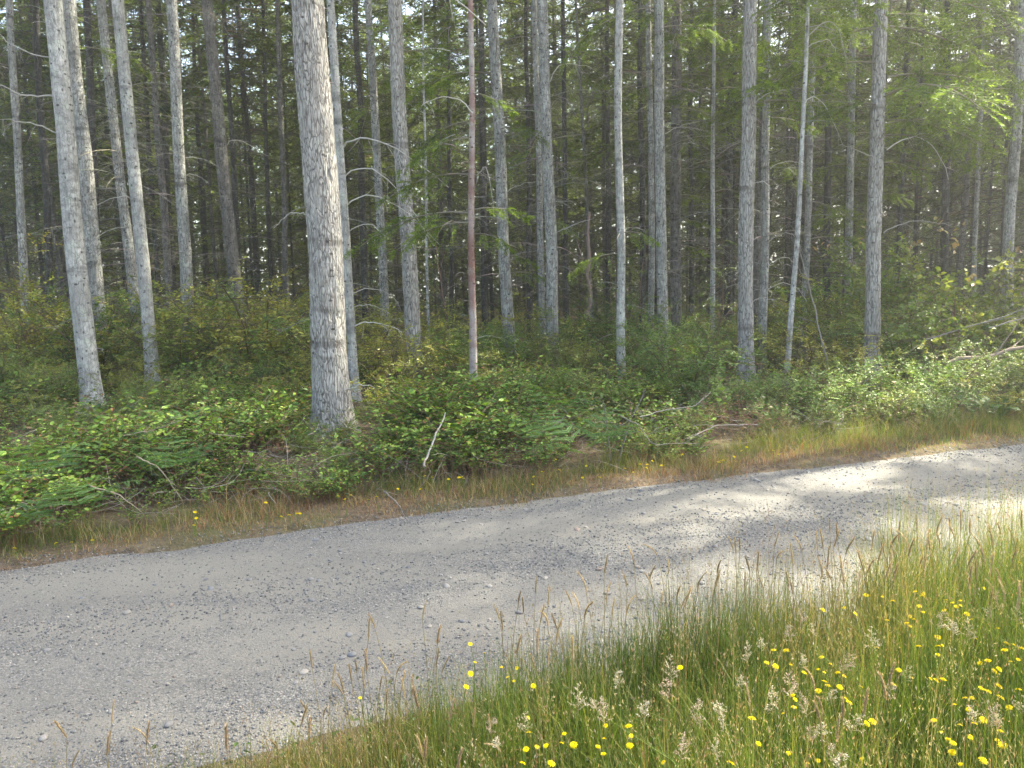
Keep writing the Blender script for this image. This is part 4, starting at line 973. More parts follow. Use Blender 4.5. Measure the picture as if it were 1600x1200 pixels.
# ------------------------------------------------------------------ road stones and gravel
def ico():
    p = (1 + 5 ** .5) / 2
    V = np.array([(-1, p, 0), (1, p, 0), (-1, -p, 0), (1, -p, 0), (0, -1, p), (0, 1, p), (0, -1, -p), (0, 1, -p), (p, 0, -1), (p, 0, 1), (-p, 0, -1), (-p, 0, 1)], float)
    T = np.array([(0, 11, 5), (0, 5, 1), (0, 1, 7), (0, 7, 10), (0, 10, 11), (1, 5, 9), (5, 11, 4), (11, 10, 2), (10, 7, 6), (7, 1, 8), (3, 9, 4), (3, 4, 2), (3, 2, 6), (3, 6, 8), (3, 8, 9), (4, 9, 5), (2, 4, 11), (6, 2, 10), (8, 6, 7), (9, 8, 1)])
    return unit(V), T
IV, IT = ico()
r = np.random.default_rng(202)
def sub_ico(V, T):
    E_ = {}; V = list(map(tuple, V)); out = []
    def mid(a, b):
        k = (min(a, b), max(a, b))
        if k not in E_: V.append(tuple(unit((np.array(V[a]) + np.array(V[b])) / 2))); E_[k] = len(V) - 1
        return E_[k]
    for a, b, c in T:
        x, y, z = mid(a, b), mid(b, c), mid(c, a); out += [(a, x, z), (b, y, x), (c, z, y), (x, y, z)]
    return np.array(V), np.array(out)
SV, ST = sub_ico(IV, IT)
STONES = []
for i in range(6):
    q = np.random.default_rng(300 + i); V = SV * (1 + .16 * (vnoise(SV[:, 0] * 1.7 + 5, SV[:, 1] * 1.7 + SV[:, 2] * 1.3 + 5, 300 + i)[:, None] - .5) * 2)
    V = V * [q.uniform(.85, 1.15), q.uniform(.65, .9), q.uniform(.35, .6)]
    STONES.append(mesh_from('stone', V, np.zeros((0, 4), int), ST, np.ones((len(V), 3)), M['river_stone'], True))
placed = 0
for _ in range(3000):
    y = 2.2 + 4.5 * r.random() ** 1.2; x = r.uniform(-.72, .72) * y
    v = (y - yn(x)) / 2.62
    if not .02 < v < .99: continue
    size = .006 + .015 * r.random() ** 2.5 + .0012 * y
    obj('stone', STONES[placed % 6], road, (x, y, float(road_z(x, y)) + size * .12), (r.normal(0, .15), r.normal(0, .15), r.uniform(0, 6.28)), size)
    placed += 1
    if placed >= 200: break

def pebbles(n, size0, size1, vfun):
    y = 1.9 + 6.3 * r.random(n) ** 1.25; x = r.uniform(-.78, .78, n) * (y + .3)
    v = (y - yn(x)) / 2.62; ok = (v > -.05) & (v < 1.05)
    # gravel gathers in ridges between and beside the wheel tracks
    ridge = .18 + np.exp(-((v - .52) / .12) ** 2) + 1.1 * np.exp(-((v - .97) / .07) ** 2) + .9 * np.exp(-((v - .03) / .06) ** 2) + .5 * np.exp(-((v - .2) / .05) ** 2)
    pat = vnoise(x * 1.1 - y * .4, y * 2.2, 61)
    ok &= r.random(n) < ridge * (.25 + 1.1 * pat)
    x, y = x[ok], y[ok]; n = len(x); s = (size0 + (size1 - size0) * r.random(n) ** 2.2) * (.75 + .09 * y)
    return x, y, s, n
x, y, s, n = pebbles(110000, .0028, .0085, None)
OV = np.array([(1, 0, 0), (-1, 0, 0), (0, 1, 0), (0, -1, 0), (0, 0, 1), (0, 0, -1)], float); OT = np.array([(0, 2, 4), (2, 1, 4), (1, 3, 4), (3, 0, 4), (2, 0, 5), (1, 2, 5), (3, 1, 5), (0, 3, 5)])
a = r.uniform(0, 6.28, n); ca, sa = np.cos(a)[:, None], np.sin(a)[:, None]
B = OV[None] * (1 + r.normal(0, .22, (n, 6, 3))) * np.stack([r.uniform(.8, 1.3, n), r.uniform(.7, 1, n), r.uniform(.45, .85, n)], 1)[:, None]
tl = r.normal(0, .35, (n, 1)); B = np.stack([B[..., 0] + tl * B[..., 2], B[..., 1], B[..., 2] - tl * B[..., 0]], -1)
W = np.stack([B[..., 0] * ca - B[..., 1] * sa, B[..., 0] * sa + B[..., 1] * ca, B[..., 2]], -1) * s[:, None, None]
W += np.stack([x, y, np.maximum(road_z(x, y), ground_z(x, y)) + s * .25], 1)[:, None]
pal = np.array([(.10, .106, .115), (.15, .155, .165), (.19, .19, .188), (.23, .222, .205), (.29, .278, .26), (.19, .16, .14)])
g = Geo(); g.add(W.reshape(-1, 3), T=(np.arange(n)[:, None, None] * 6 + OT[None]).reshape(-1, 3), C=np.repeat(pal[r.choice(6, n, p=[.2, .25, .22, .18, .1, .05])] * r.uniform(.85, 1.15, (n, 1)), 6, 0))
tag(obj('loose_gravel', g.build('loose_gravel', M['stone'])), 'loose grey gravel lying in ridges along the road', 'gravel', kind='stuff')

# ------------------------------------------------------------------ grasses
def blades(x, y, z, h, w, bend, az, col, tipc=None, segs=3):
    n = len(x); base = np.stack([x, y, z], 1); d = np.stack([np.cos(az), np.sin(az), 0 * az], 1)
    f = az + r.uniform(-.9, .9, n) + math.pi / 2; sd = np.stack([np.cos(f), np.sin(f), 0 * f], 1)
    t_ = np.linspace(0, 1, segs + 1)
    V = []; C = []
    for i, u in enumerate(t_):
        c = base + d * (h * bend * u ** 1.9)[:, None] + np.array([0, 0, 1.]) * (h * (u - .35 * bend * u ** 2.2))[:, None]
        ww = (w * (1 - u ** 1.6) * .5)[:, None] * (1 if i else .7)
        cc = col if tipc is None else col * (1 - u) + tipc * u
        if i < segs: V += [c - sd * ww, c + sd * ww]; C += [cc, cc]
        else: V += [c]; C += [cc]
    k = 2 * segs + 1
    V = np.stack(V, 1); C = np.stack(C, 1); o = np.arange(n)[:, None] * k
    Q = np.concatenate([o + np.array([[2 * i, 2 * i + 1, 2 * i + 3, 2 * i + 2]]) for i in range(segs - 1)])
    T = o + np.array([[2 * segs - 2, 2 * segs - 1, 2 * segs]])
    return V.reshape(-1, 3), Q, T, C.reshape(-1, 3)

def pick(pal, p, n, amt=.2):
    pal = np.array(pal, float); return pal[r.choice(len(pal), n, p=p)] * r.uniform(1 - amt, 1 + amt, (n, 1))

# near verge
def verge_points(n):
    y = r.uniform(1.0, 5.6, n); x = r.uniform(-1.9, 1, n) * 0 + np.where(r.random(n) < .86, r.uniform(-.85, .95, n), r.uniform(.95, 2.1, n)) * (y + .5)
    edge = yn(x) - .02 - .22 * vnoise(x * 2.5, x * 0, 71) + .14 * vnoise(x * 9, x * 0, 72)
    edge = edge - .06 * smooth(-.2, -1.3, x)
    ok = y < edge
    fall = np.clip((edge - y) / .30, 0, 1); ok &= r.random(n) < .22 + .78 * fall
    return x[ok], y[ok], fall[ok]
g = Geo()
x, y, fall = verge_points(205000)
keep_ = r.random(len(x)) < .25 + 1.1 * vnoise(x * 7 + 3, y * 7, 76); x, y, fall = x[keep_], y[keep_], fall[keep_]; n = len(x)
clump = vnoise(x * 5, y * 5, 73)
H = (.24 + .26 * smooth(-.9, .9, x) + .10 * smooth(.8, 2.2, x)) * (.45 + .55 * fall) * (.6 + .7 * clump) * r.uniform(.55, 1.25, n)
tone = vnoise(x * 1.6, y * 1.6, 74)
pal = np.array([(.036, .068, .015), (.056, .102, .02), (.09, .145, .03), (.16, .18, .05), (.30, .24, .125)])
ci = np.clip((tone * .52 + r.random(n) * .66) * 4.3, 0, 4.99).astype(int)
ci = np.where((fall < .5) & (r.random(n) < .5), 4, ci)
ci = np.where((x < -.35) & (r.random(n) < .35), 3 + (r.random(n) < .5), ci)
col = pal[ci] * r.uniform(.75, 1.25, (n, 1))
V, Q, T, C = blades(x, y, ground_z(x, y) - .01, H, r.uniform(.0018, .0042, n), r.uniform(.05, .75, n) ** 1.4, r.uniform(0, 6.28, n), col * .9, col * [1.15, 1.1, 1.0])
g.add(V, Q, T, C)
# thin flowering culms with pale and reddish wisps
x, y, fall = verge_points(10000); n = len(x)
H = (.30 + .32 * smooth(-.9, .9, x) + .08 * smooth(.8, 2.2, x)) * r.uniform(.7, 1.2, n)
az = r.uniform(0, 6.28, n); bend = r.uniform(.02, .35, n)
col = pick([(.21, .18, .085), (.12, .15, .045), (.25, .155, .105), (.32, .26, .16)], [.3, .3, .2, .2], n)
V, Q, T, C = blades(x, y, ground_z(x, y), H, r.uniform(.0014, .0020, n), bend, az, col)
g.add(V, Q, T, C)
tipx = x + np.cos(az) * H * bend; tipy = y + np.sin(az) * H * bend; tipz = ground_z(x, y) + H * (1 - .35 * bend)
m = 9; u = r.uniform(0, .28, (n, m)); P = np.stack([tipx[:, None] - np.cos(az)[:, None] * u * H[:, None] * bend[:, None] * 1.7, tipy[:, None] - np.sin(az)[:, None] * u * H[:, None] * bend[:, None] * 1.7, tipz[:, None] - u * H[:, None]], -1) + r.normal(0, .006, (n, m, 3))
V, Q = leaf_diamond(P, unit(r.normal(0, .35, (n, m, 3)) + np.array([0, 0, 1.])), r.normal(0, 1, (n, m, 3)), r.uniform(.006, .013, n * m), r.uniform(.0016, .0032, n * m))
g.add(V, Q, C=np.repeat(np.repeat(pick([(.30, .24, .155), (.26, .17, .13), (.36, .32, .25)], [.4, .3, .3], n), m, 0), 4, 0))
# small broad leaves low in the sward
x, y, fall = verge_points(9000); n = len(x); a = r.uniform(0, 6.28, n)
P = np.stack([x, y, ground_z(x, y) + r.uniform(.02, .20, n)], 1)
V, Q = leaf_oval(P, np.stack([np.cos(a), np.sin(a), r.uniform(-.1, .7, n)], 1), unit(np.array([0, 0, 1.]) + r.normal(0, .3, (n, 3))), r.uniform(.012, .035, n), r.uniform(.006, .014, n))
g.add(V, Q, C=np.repeat(pick([(.04, .075, .018), (.06, .11, .025), (.10, .14, .035)], [.4, .4, .2], n), 6, 0))
tag(obj('verge_grass', g.build('verge_grass', M['grass'])), 'tall green and straw coloured grass filling the near roadside verge', 'grass', kind='stuff')

# far verge: low reddish dry grass along the road, greener and taller behind
g = Geo(); n = 60000
x = r.uniform(-7.5, 9, n); s = r.uniform(-.06, 1.25, n) ** 1.0; y = yf(x) + s + .20 * (vnoise(x * 2.3, x * 0, 81) - .5) + .12 * (vnoise(x * 8, x * 0, 85) - .5)
s = s + .25 * (vnoise(x * 1.7, y * 1.7, 82) - .5)
tone = vnoise(x * 1.2, y * 2.0, 83)
wide = .62 + .42 * smooth(1.2, 3.2, x)
ok = (s < wide) & (r.random(n) < np.where(s < .12, .55, 1.0) * (.35 + .65 * smooth(1.2, .5, s)) ) & (np.abs(x) < .78 * y + .8)
x, y, s, tone = x[ok], y[ok], s[ok], tone[ok]; n = len(x)
red = np.clip(1.08 - s * 2.1 + (tone - .5) * 1.6, 0, 1) * np.where(x > 2.6, .75, 1)
H = (.045 + .12 * smooth(.05, .6, s) + .07 * smooth(1.5, 4.5, x) * smooth(.15, .5, s)) * r.uniform(.45, 1.5, n) * (.4 + 1.2 * vnoise(x * 5, y * 5, 86))
isred = r.random(n) < red
cr = pick([(.30, .155, .085), (.24, .115, .068), (.40, .30, .17), (.19, .15, .06)], [.32, .16, .36, .16], n)
bright = smooth(1.2, 3.2, x)[:, None]  # yellow-green grass to the right, its colour also brightened as if sunlit
cg = pick([(.085, .13, .026), (.125, .17, .036), (.22, .21, .065), (.34, .27, .14)], [.3, .32, .2, .18], n) * (1 - bright) + pick([(.11, .175, .03), (.17, .235, .04), (.26, .27, .06), (.33, .28, .12)], [.35, .35, .2, .1], n) * bright
V, Q, T, C = blades(x, y, np.maximum(ground_z(x, y), -.01) - .005, H, r.uniform(.002, .006, n), r.uniform(.1, 1.0, n), r.uniform(0, 6.28, n), np.where(isred[:, None], cr, cg))
g.add(V, Q, T, C)
# wispy dry panicles
n = 900; x = r.uniform(-5.5, 6, n); y = yf(x) + r.uniform(.2, 1.0, n); H = r.uniform(.18, .40, n); az = r.uniform(0, 6.28, n); bend = r.uniform(.05, .5, n)
ok = vnoise(x * 1.4, y, 84) > .42; x, y, H, az, bend = x[ok], y[ok], H[ok], az[ok], bend[ok]; n = len(x)
V, Q, T, C = blades(x, y, ground_z(x, y), H, np.full(n, .0022), bend, az, pick([(.32, .23, .14), (.27, .17, .11)], [.5, .5], n)); g.add(V, Q, T, C)
m = 16; u = r.random((n, m)); P = np.stack([x[:, None] + np.cos(az)[:, None] * (H * bend)[:, None] * (1 - u * .5), y[:, None] + np.sin(az)[:, None] * (H * bend)[:, None] * (1 - u * .5), ground_z(x, y)[:, None] + H[:, None] * (1 - .35 * bend[:, None]) - u * .12], -1) + r.normal(0, .012, (n, m, 3))
V, Q = leaf_diamond(P, unit(r.normal(0, .6, (n, m, 3)) + np.array([0, 0, 1.])), r.normal(0, 1, (n, m, 3)), r.uniform(.008, .016, n * m), np.full(n * m, .003))
g.add(V, Q, C=np.repeat(np.repeat(pick([(.34, .255, .175), (.30, .205, .14)], [.5, .5], n), m, 0), 4, 0))
tag(obj('roadside_grass', g.build('roadside_grass', M['grass'])), 'low rusty red and green grass strip along the far road edge', 'grass', kind='stuff')

# ------------------------------------------------------------------ flowers and seed heads, one by one
def flower_head(r):
    g = Geo()
    for ring, (n, L, z, w) in enumerate([(15, 1.0, 0, .26), (13, .78, .06, .24), (9, .5, .12, .2)]):
        a = np.arange(n) * 6.283 / n + ring * .2 + r.normal(0, .05, n)
        D = np.stack([np.cos(a), np.sin(a), np.full(n, .10 + .25 * ring) + r.normal(0, .06, n)], 1)
        P = np.tile([0, 0, z], (n, 1)) + D * .08
        V, Q = leaf_oval(P, D, np.tile([0, 0, 1.], (n, 1)), np.full(n, L) * r.uniform(.88, 1.05, n), np.full(n, w * 1.2), .05)
        g.add(V, Q, C=np.repeat(jitter_col((.72, .60, .015) if ring < 2 else (.58, .40, .012), n, .05, r), 6, 0))
    c = np.array([[0, 0, -.45], [0, 0, -.2], [0, 0, .02]]); V, Q = many_tubes(c[None], np.array([[.10, .26, .28]]), 7); g.add(V, Q, C=np.tile((.10, .14, .03), (len(V), 1)))
    return g
def stem_mesh(r, col, rad, lean):
    C = bez(np.zeros((1, 3)), np.array([[lean * .1, 0, .6]]), np.array([[lean, 0, 1.]]), 7)
    V, Q = many_tubes(C, np.linspace(1.2, .8, 7)[None] * rad, 4); g = Geo(); g.add(V, Q, C=np.tile(col, (len(V), 1))); return g
def seed_head(r, L, W, col, bend):
    k = 9; C = bez(np.array([[0, 0, 0.]]), np.array([[0, 0, L * .55]]), np.array([[L * bend, 0, L * (1 - .4 * bend)]]), k)
    u = np.linspace(0, 1, k); R = W * .5 * np.sin(np.clip(u * .93 + .06, 0, 1) * math.pi) ** .55
    g = Geo(); V, Q = many_tubes(C, R[None] * .75, 6); g.add(V, Q, C=np.tile(np.array(col) * .8, (len(V), 1)))
    n = 150; q = r.uniform(.02, .98, n); ii = (q * (k - 1)).astype(int); fr = (q * (k - 1) - ii)[:, None]
    P = C[0][ii] * (1 - fr) + C[0][ii + 1] * fr; rr = (W * .5 * np.sin(np.clip(q * .93 + .06, 0, 1) * math.pi) ** .55)[:, None]; a = r.uniform(0, 6.28, n)
    O = np.stack([np.cos(a), np.sin(a), 0 * a], 1); tan = unit(np.gradient(C[0], axis=0))[ii]
    V, Q = leaf_diamond(P + O * rr * .5, unit(tan + O * .55), O + r.normal(0, .3, (n, 3)), np.full(n, W * 1.0) * r.uniform(.7, 1.5, n), np.full(n, W * .26))
    g.add(V, Q, C=np.repeat(jitter_col(col, n, .25, r), 4, 0)); return g
def panicle(r, L, col):
    g = Geo(); k = 6; C = np.stack([np.zeros(k), np.zeros(k), np.linspace(0, L, k)], 1); V, Q = many_tubes(C[None], np.full((1, k), .0008), 3); g.add(V, Q, C=np.tile((.35, .3, .2), (len(V), 1)))
    nb = 16; z = np.sort(r.uniform(.05, .95, nb)) * L; a = r.uniform(0, 6.28, nb); l = (.30 * L * (1 - z / L) + .010) * r.uniform(.7, 1.2, nb)
    P0 = np.stack([0 * z, 0 * z, z], 1); D = unit(np.stack([np.cos(a), np.sin(a), np.full(nb, .75)], 1)); P2 = P0 + D * l[:, None]
    V, Q = many_tubes(bez(P0, (P0 + P2) / 2, P2, 3), np.full((nb, 3), .0005), 3); g.add(V, Q, C=np.tile((.4, .34, .25), (len(V), 1)))
    m = 9; u = r.uniform(.3, 1.1, (nb, m, 1)); P = P0[:, None] * (1 - u) + P2[:, None] * u + r.normal(0, .0028, (nb, m, 3))
    V, Q = leaf_diamond(P, unit(D[:, None] + r.normal(0, .5, (nb, m, 3))), r.normal(0, 1, (nb, m, 3)), r.uniform(.005, .009, nb * m), r.uniform(.002, .0035, nb * m))
    g.add(V, Q, C=np.repeat(jitter_col(col, nb * m, .2, r), 4, 0)); return g

r = np.random.default_rng(404)
HEADS = [flower_head(r).build('flower_head', M['petal']) for _ in range(3)]
def stem_for(h, kind):
    """stem meshes in steps of 5 cm, shared"""
    key = (round(h / .05) * .05, kind)
    if key not in STEM_CACHE:
        col, rad, lean = {'flower': ((.13, .19, .05), .0014, .12), 'farflower': ((.14, .20, .05), .002, .1), 'stalk': ((.25, .21, .10), .0011, .10), 'green': ((.20, .25, .08), .0012, .06)}[kind]
        hh = max(key[0], .05); g = stem_mesh(r, col, rad / hh, lean); V, Q, T, C = g.arrays(); V = V.copy()
        V = np.stack([V[:, 0] * hh, V[:, 1] * hh, V[:, 2] * hh], 1)
        STEM_CACHE[key] = (mesh_from('stem', V, Q, T, C, M['grass']), hh, lean * hh)
    return STEM_CACHE[key]
STEM_CACHE = {}

FLOWERS=[(-0.17,2.40,0.35),(-0.12,2.36,0.34),(-0.15,2.31,0.33),(-0.16,2.22,0.32),(-0.06,2.25,0.32),(-0.01,2.23,0.32),(-0.02,2.16,0.32),(-0.17,2.15,0.32),(-0.50,2.13,0.32),(0.04,2.13,0.32),(0.02,1.97,0.32),(0.02,1.90,0.32),(0.11,1.76,0.40),(0.10,1.72,0.40),(0.04,1.83,0.32),(0.06,1.71,0.40),(0.01,1.82,0.32),(0.07,1.64,0.40),(-0.00,1.76,0.32),(0.22,1.78,0.40),(0.28,1.78,0.40),(0.28,1.74,0.40),(0.21,1.73,0.40),(0.19,1.70,0.40),(0.27,1.70,0.40),(0.20,1.67,0.40),(0.34,1.63,0.40),(0.13,1.71,0.40),(0.48,2.06,0.40),(-0.04,2.18,0.32),(0.80,2.17,0.40),(0.84,2.17,0.40),(0.75,2.09,0.40),(0.77,2.07,0.40),(0.82,2.08,0.40),(0.93,2.12,0.40),(0.94,2.08,0.40),(0.84,2.03,0.40),(0.89,2.05,0.40),(0.90,2.03,0.40),(0.94,2.03,0.40),(0.95,2.01,0.40),(0.88,1.98,0.40),(0.88,1.96,0.40),(0.84,1.93,0.40),(0.91,1.95,0.40),(0.76,1.91,0.40),(0.76,1.89,0.40),(0.90,1.89,0.40),(0.90,1.87,0.40),(0.97,1.95,0.40),(0.70,1.82,0.40),(0.74,1.85,0.40),(0.61,1.80,0.40),(0.59,1.69,0.40),(0.65,1.65,0.40),(0.68,1.61,0.40),(0.50,1.62,0.40),(0.82,1.63,0.40),(0.92,1.78,0.40),(0.90,1.77,0.40),(1.07,2.44,0.40),(1.15,2.45,0.40),(1.27,2.54,0.40),(1.32,2.52,0.40),(1.34,2.49,0.40),(1.46,2.56,0.40),(1.47,2.53,0.40),(1.48,2.54,0.40),(1.54,2.50,0.40),(1.55,2.48,0.40),(1.59,2.50,0.40),(1.56,2.45,0.40),(1.41,2.44,0.40),(1.40,2.40,0.40),(1.34,2.37,0.40),(1.34,2.35,0.40),(1.25,2.35,0.40),(1.30,2.32,0.40),(1.30,2.30,0.40),(1.54,2.38,0.40),(1.53,2.34,0.40),(1.54,2.44,0.40),(1.48,2.41,0.40),(1.57,2.27,0.40),(1.67,2.30,0.40),(1.45,2.19,0.40),(1.34,2.21,0.40),(1.32,2.15,0.40),(1.30,2.14,0.40),(1.27,2.09,0.40),(1.25,2.16,0.40),(1.12,2.03,0.40),(1.13,1.98,0.40),(1.18,1.97,0.40),(1.19,1.96,0.40),(1.21,1.96,0.40),(1.36,2.03,0.40),(1.39,2.04,0.40),(1.37,1.98,0.40),(1.39,1.99,0.40),(1.52,2.15,0.40),(1.53,2.13,0.40),(1.54,2.11,0.40),(1.48,2.10,0.40),(1.45,2.03,0.40),(1.48,2.04,0.40),(1.28,1.90,0.40),(1.28,1.88,0.40),(1.29,1.88,0.40),(1.33,1.90,0.40),(1.37,1.88,0.40),(1.21,1.86,0.40),(1.23,1.86,0.40),(1.17,1.84,0.40),(1.19,1.81,0.40),(1.08,1.78,0.40),(1.16,1.74,0.40),(1.19,1.75,0.40),(1.13,1.75,0.40),(1.07,1.73,0.40),(1.07,1.70,0.40),(1.07,1.68,0.40),(1.05,1.65,0.40),(1.12,1.69,0.40),(1.20,1.70,0.40),(1.18,1.66,0.40),(1.18,1.68,0.40),(1.04,1.60,0.40),(1.10,1.61,0.40),(1.30,1.85,0.40),(1.29,1.80,0.40),(1.12,2.16,0.40),(1.06,1.95,0.40),(0.71,1.62,0.40),(1.17,2.41,0.40),(1.74,2.60,0.40),(2.02,2.81,0.40)]
FARFLOWERS=[(-0.68,5.40,0.22),(-0.62,5.36,0.22),(-0.50,5.39,0.20),(-0.43,5.49,0.18),(-0.41,5.50,0.18),(-0.39,5.45,0.18),(-0.87,5.29,0.16),(-0.71,5.33,0.14),(-1.20,5.20,0.14),(-1.24,5.16,0.12),(-1.08,5.22,0.10),(-1.02,5.23,0.12),(0.15,5.64,0.14),(0.14,5.63,0.08),(0.22,5.69,0.16),(0.33,5.68,0.26),(0.36,5.71,0.16),(0.58,5.76,0.18),(0.55,5.77,0.08),(0.69,5.71,0.08),(0.92,5.93,0.10),(0.98,5.82,0.08),(1.05,5.96,0.12),(1.11,5.96,0.12),(1.16,6.00,0.14),(1.10,5.93,0.10),(1.24,6.02,0.10),(1.42,6.04,0.18),(-1.29,5.18,0.14),(-1.24,5.17,0.12),(-2.40,4.78,0.24),(-1.75,4.98,0.18),(1.75,6.13,0.08),(1.79,6.19,0.08),(1.82,6.21,0.08),(1.76,6.04,0.08),(1.91,6.10,0.08),(1.98,6.22,0.16),(2.04,6.27,0.18),(1.90,6.17,0.12),(2.28,6.29,0.14),(2.34,6.31,0.10),(1.43,6.06,0.18),(-2.17,4.81,0.12),(-2.18,4.82,0.16),(-2.94,4.41,0.08),(-2.86,4.28,0.08),(-2.75,4.37,0.08),(-3.15,4.36,0.08),(-2.18,4.36,0.08),(-1.65,4.83,0.08),(-1.60,4.90,0.08),(-1.55,4.94,0.08),(-1.53,4.81,0.08),(-2.18,4.34,0.08)]
STALKS=[(-0.54,2.48,0.42),(-0.52,2.51,0.44),(-0.36,2.60,0.43),(-0.29,2.45,0.39),(-0.07,2.61,0.41),(-0.06,2.55,0.40),(0.07,2.72,0.47),(0.10,2.34,0.53),(0.02,2.67,0.42),(0.00,2.69,0.44),(0.08,2.60,0.40),(0.09,2.16,0.53),(0.12,2.13,0.53),(0.24,2.45,0.54),(0.32,2.58,0.56),(0.30,2.36,0.53),(0.39,2.48,0.54),(0.44,2.63,0.57),(0.48,2.55,0.54),(0.47,2.44,0.53),(0.55,2.74,0.58),(0.55,2.56,0.54),(0.54,2.37,0.53),(0.47,2.29,0.53),(0.53,2.27,0.53),(0.35,2.25,0.53),(0.20,2.28,0.53),(0.18,2.33,0.53),(0.21,2.21,0.53),(0.30,2.22,0.53),(-0.43,2.27,0.36),(-0.41,2.28,0.36),(-0.38,2.18,0.34),(-0.36,2.13,0.34),(-0.41,2.09,0.34),(-0.28,2.30,0.36),(-0.26,2.27,0.35),(-0.54,2.28,0.37),(-0.51,2.29,0.37),(-0.50,2.20,0.35),(-0.45,2.19,0.35),(-0.55,2.24,0.36),(-0.56,2.17,0.35),(-0.31,2.07,0.34),(-0.34,2.14,0.34),(0.05,2.25,0.34),(0.06,2.36,0.35),(0.15,1.95,0.53),(0.08,1.94,0.53),(0.11,2.06,0.53),(-0.01,2.35,0.35),(-0.21,2.00,0.34),(-0.09,1.93,0.34),(-0.06,1.84,0.34),(-0.27,1.82,0.34),(-0.26,1.81,0.34),(-0.17,1.75,0.34),(-0.14,1.96,0.34),(0.89,2.80,0.57),(0.85,2.75,0.56),(0.85,2.72,0.56),(0.86,2.59,0.53),(0.88,2.57,0.53),(1.02,2.78,0.56),(1.00,2.70,0.54),(1.11,2.73,0.54),(1.04,2.64,0.53),(0.94,2.42,0.53),(0.94,2.38,0.53),(0.74,2.59,0.54),(0.69,2.44,0.53),(0.78,2.39,0.53),(0.62,2.40,0.53),(0.70,2.46,0.53),(0.85,2.41,0.53),(1.30,2.92,0.57),(1.17,2.73,0.54),(1.25,2.77,0.54),(1.21,2.77,0.54),(1.30,2.85,0.55),(1.28,2.73,0.53),(1.14,2.43,0.53),(1.09,2.50,0.53),(1.40,2.77,0.53),(1.49,2.80,0.53),(1.35,2.62,0.53),(1.44,2.67,0.53),(1.56,2.87,0.54),(1.55,2.77,0.53),(1.68,2.95,0.55),(1.60,2.74,0.53),(1.49,2.67,0.53),(1.47,2.56,0.53),(1.48,2.54,0.53),(1.34,2.51,0.53),(1.31,2.43,0.53),(1.29,2.45,0.53),(1.25,2.50,0.53),(1.25,2.52,0.53),(1.16,2.37,0.53),(1.11,2.47,0.53),(1.14,2.57,0.53),(1.84,2.99,0.55),(1.87,2.96,0.54),(1.89,2.93,0.53),(1.73,2.90,0.54),(1.79,2.87,0.53),(1.67,2.77,0.53),(1.58,2.67,0.53),(1.62,2.60,0.53),(1.64,2.55,0.53),(1.80,2.72,0.53),(1.72,2.57,0.53),(1.86,2.74,0.53),(1.61,2.45,0.53),(1.67,2.47,0.53),(1.65,2.37,0.53),(1.84,2.60,0.53),(1.54,2.38,0.53),(1.59,2.32,0.53),(1.57,2.24,0.53),(1.67,2.32,0.53),(1.50,2.21,0.53),(1.56,2.17,0.53),(1.99,2.89,0.53),(1.99,2.81,0.53),(2.11,2.94,0.53),(0.76,1.77,0.53),(0.71,1.61,0.53),(0.77,1.63,0.53),(0.83,1.65,0.53),(0.72,1.55,0.53),(0.73,1.65,0.53),(0.57,1.70,0.53),(0.96,1.78,0.53),(0.92,1.72,0.53),(0.54,2.27,0.53),(-0.70,2.32,0.39),(-0.61,2.22,0.36),(-0.56,2.16,0.35),(-0.59,2.03,0.34),(-0.60,1.92,0.34),(-0.67,1.86,0.34),(-1.33,1.99,0.37),(-1.22,1.83,0.34),(-1.22,2.03,0.37),(-1.05,1.91,0.34),(-1.05,1.90,0.34),(-1.14,1.86,0.34),(-0.81,1.86,0.34),(-0.65,2.07,0.34),(-0.64,1.97,0.34)]
PANICLES=[(0.20,1.78,0.48),(0.21,1.73,0.48),(0.27,1.86,0.48),(0.42,1.91,0.48),(0.39,1.82,0.48),(0.31,1.72,0.48),(0.15,1.79,0.48),(-0.09,1.83,0.40),(-0.06,1.75,0.40),(0.01,1.83,0.40),(0.37,1.58,0.48),(0.73,2.08,0.48),(0.67,2.02,0.48),(0.93,2.27,0.48),(0.84,2.13,0.48),(0.93,2.17,0.48),(0.92,1.96,0.48),(0.81,1.98,0.48),(1.06,2.07,0.48),(0.72,1.82,0.48),(0.81,1.79,0.48),(0.65,1.76,0.48),(0.73,1.74,0.48),(0.50,1.73,0.48),(0.50,1.68,0.48),(0.69,1.63,0.48),(0.72,1.63,0.48),(0.81,1.67,0.48),(0.72,1.55,0.48),(0.70,1.50,0.48),(0.45,1.57,0.48),(0.44,1.71,0.48),(0.60,1.86,0.48),(1.07,1.90,0.48),(1.15,1.67,0.48),(1.17,1.66,0.48),(1.25,1.70,0.48),(1.31,2.17,0.48),(1.32,2.10,0.48),(1.36,2.09,0.48),(0.98,1.81,0.48),(1.51,2.24,0.48),(1.58,2.20,0.48),(1.60,2.31,0.48),(1.12,1.68,0.48)]
def plant(nm, x, y, h, kind, head_name, head, hs, rot_head, lab, cat, group):
    me, hh, lx = stem_for(h, kind); a = r.uniform(0, 6.28); gz = float(ground_z(x, y))
    bx, by = x - math.cos(a) * lx, y - math.sin(a) * lx
    gz = float(max(ground_z(bx, by), road_z(bx, by) if yn(bx) < by < yf(bx) else -9))
    root = tag(obj(nm, None, None, (bx, by, gz), (0, 0, a)), lab, cat, group)
    obj('stem', me, root, scale=(1, 1, h / hh))
    obj(head_name, head, root, (lx, 0, h), rot_head, hs)
    return root
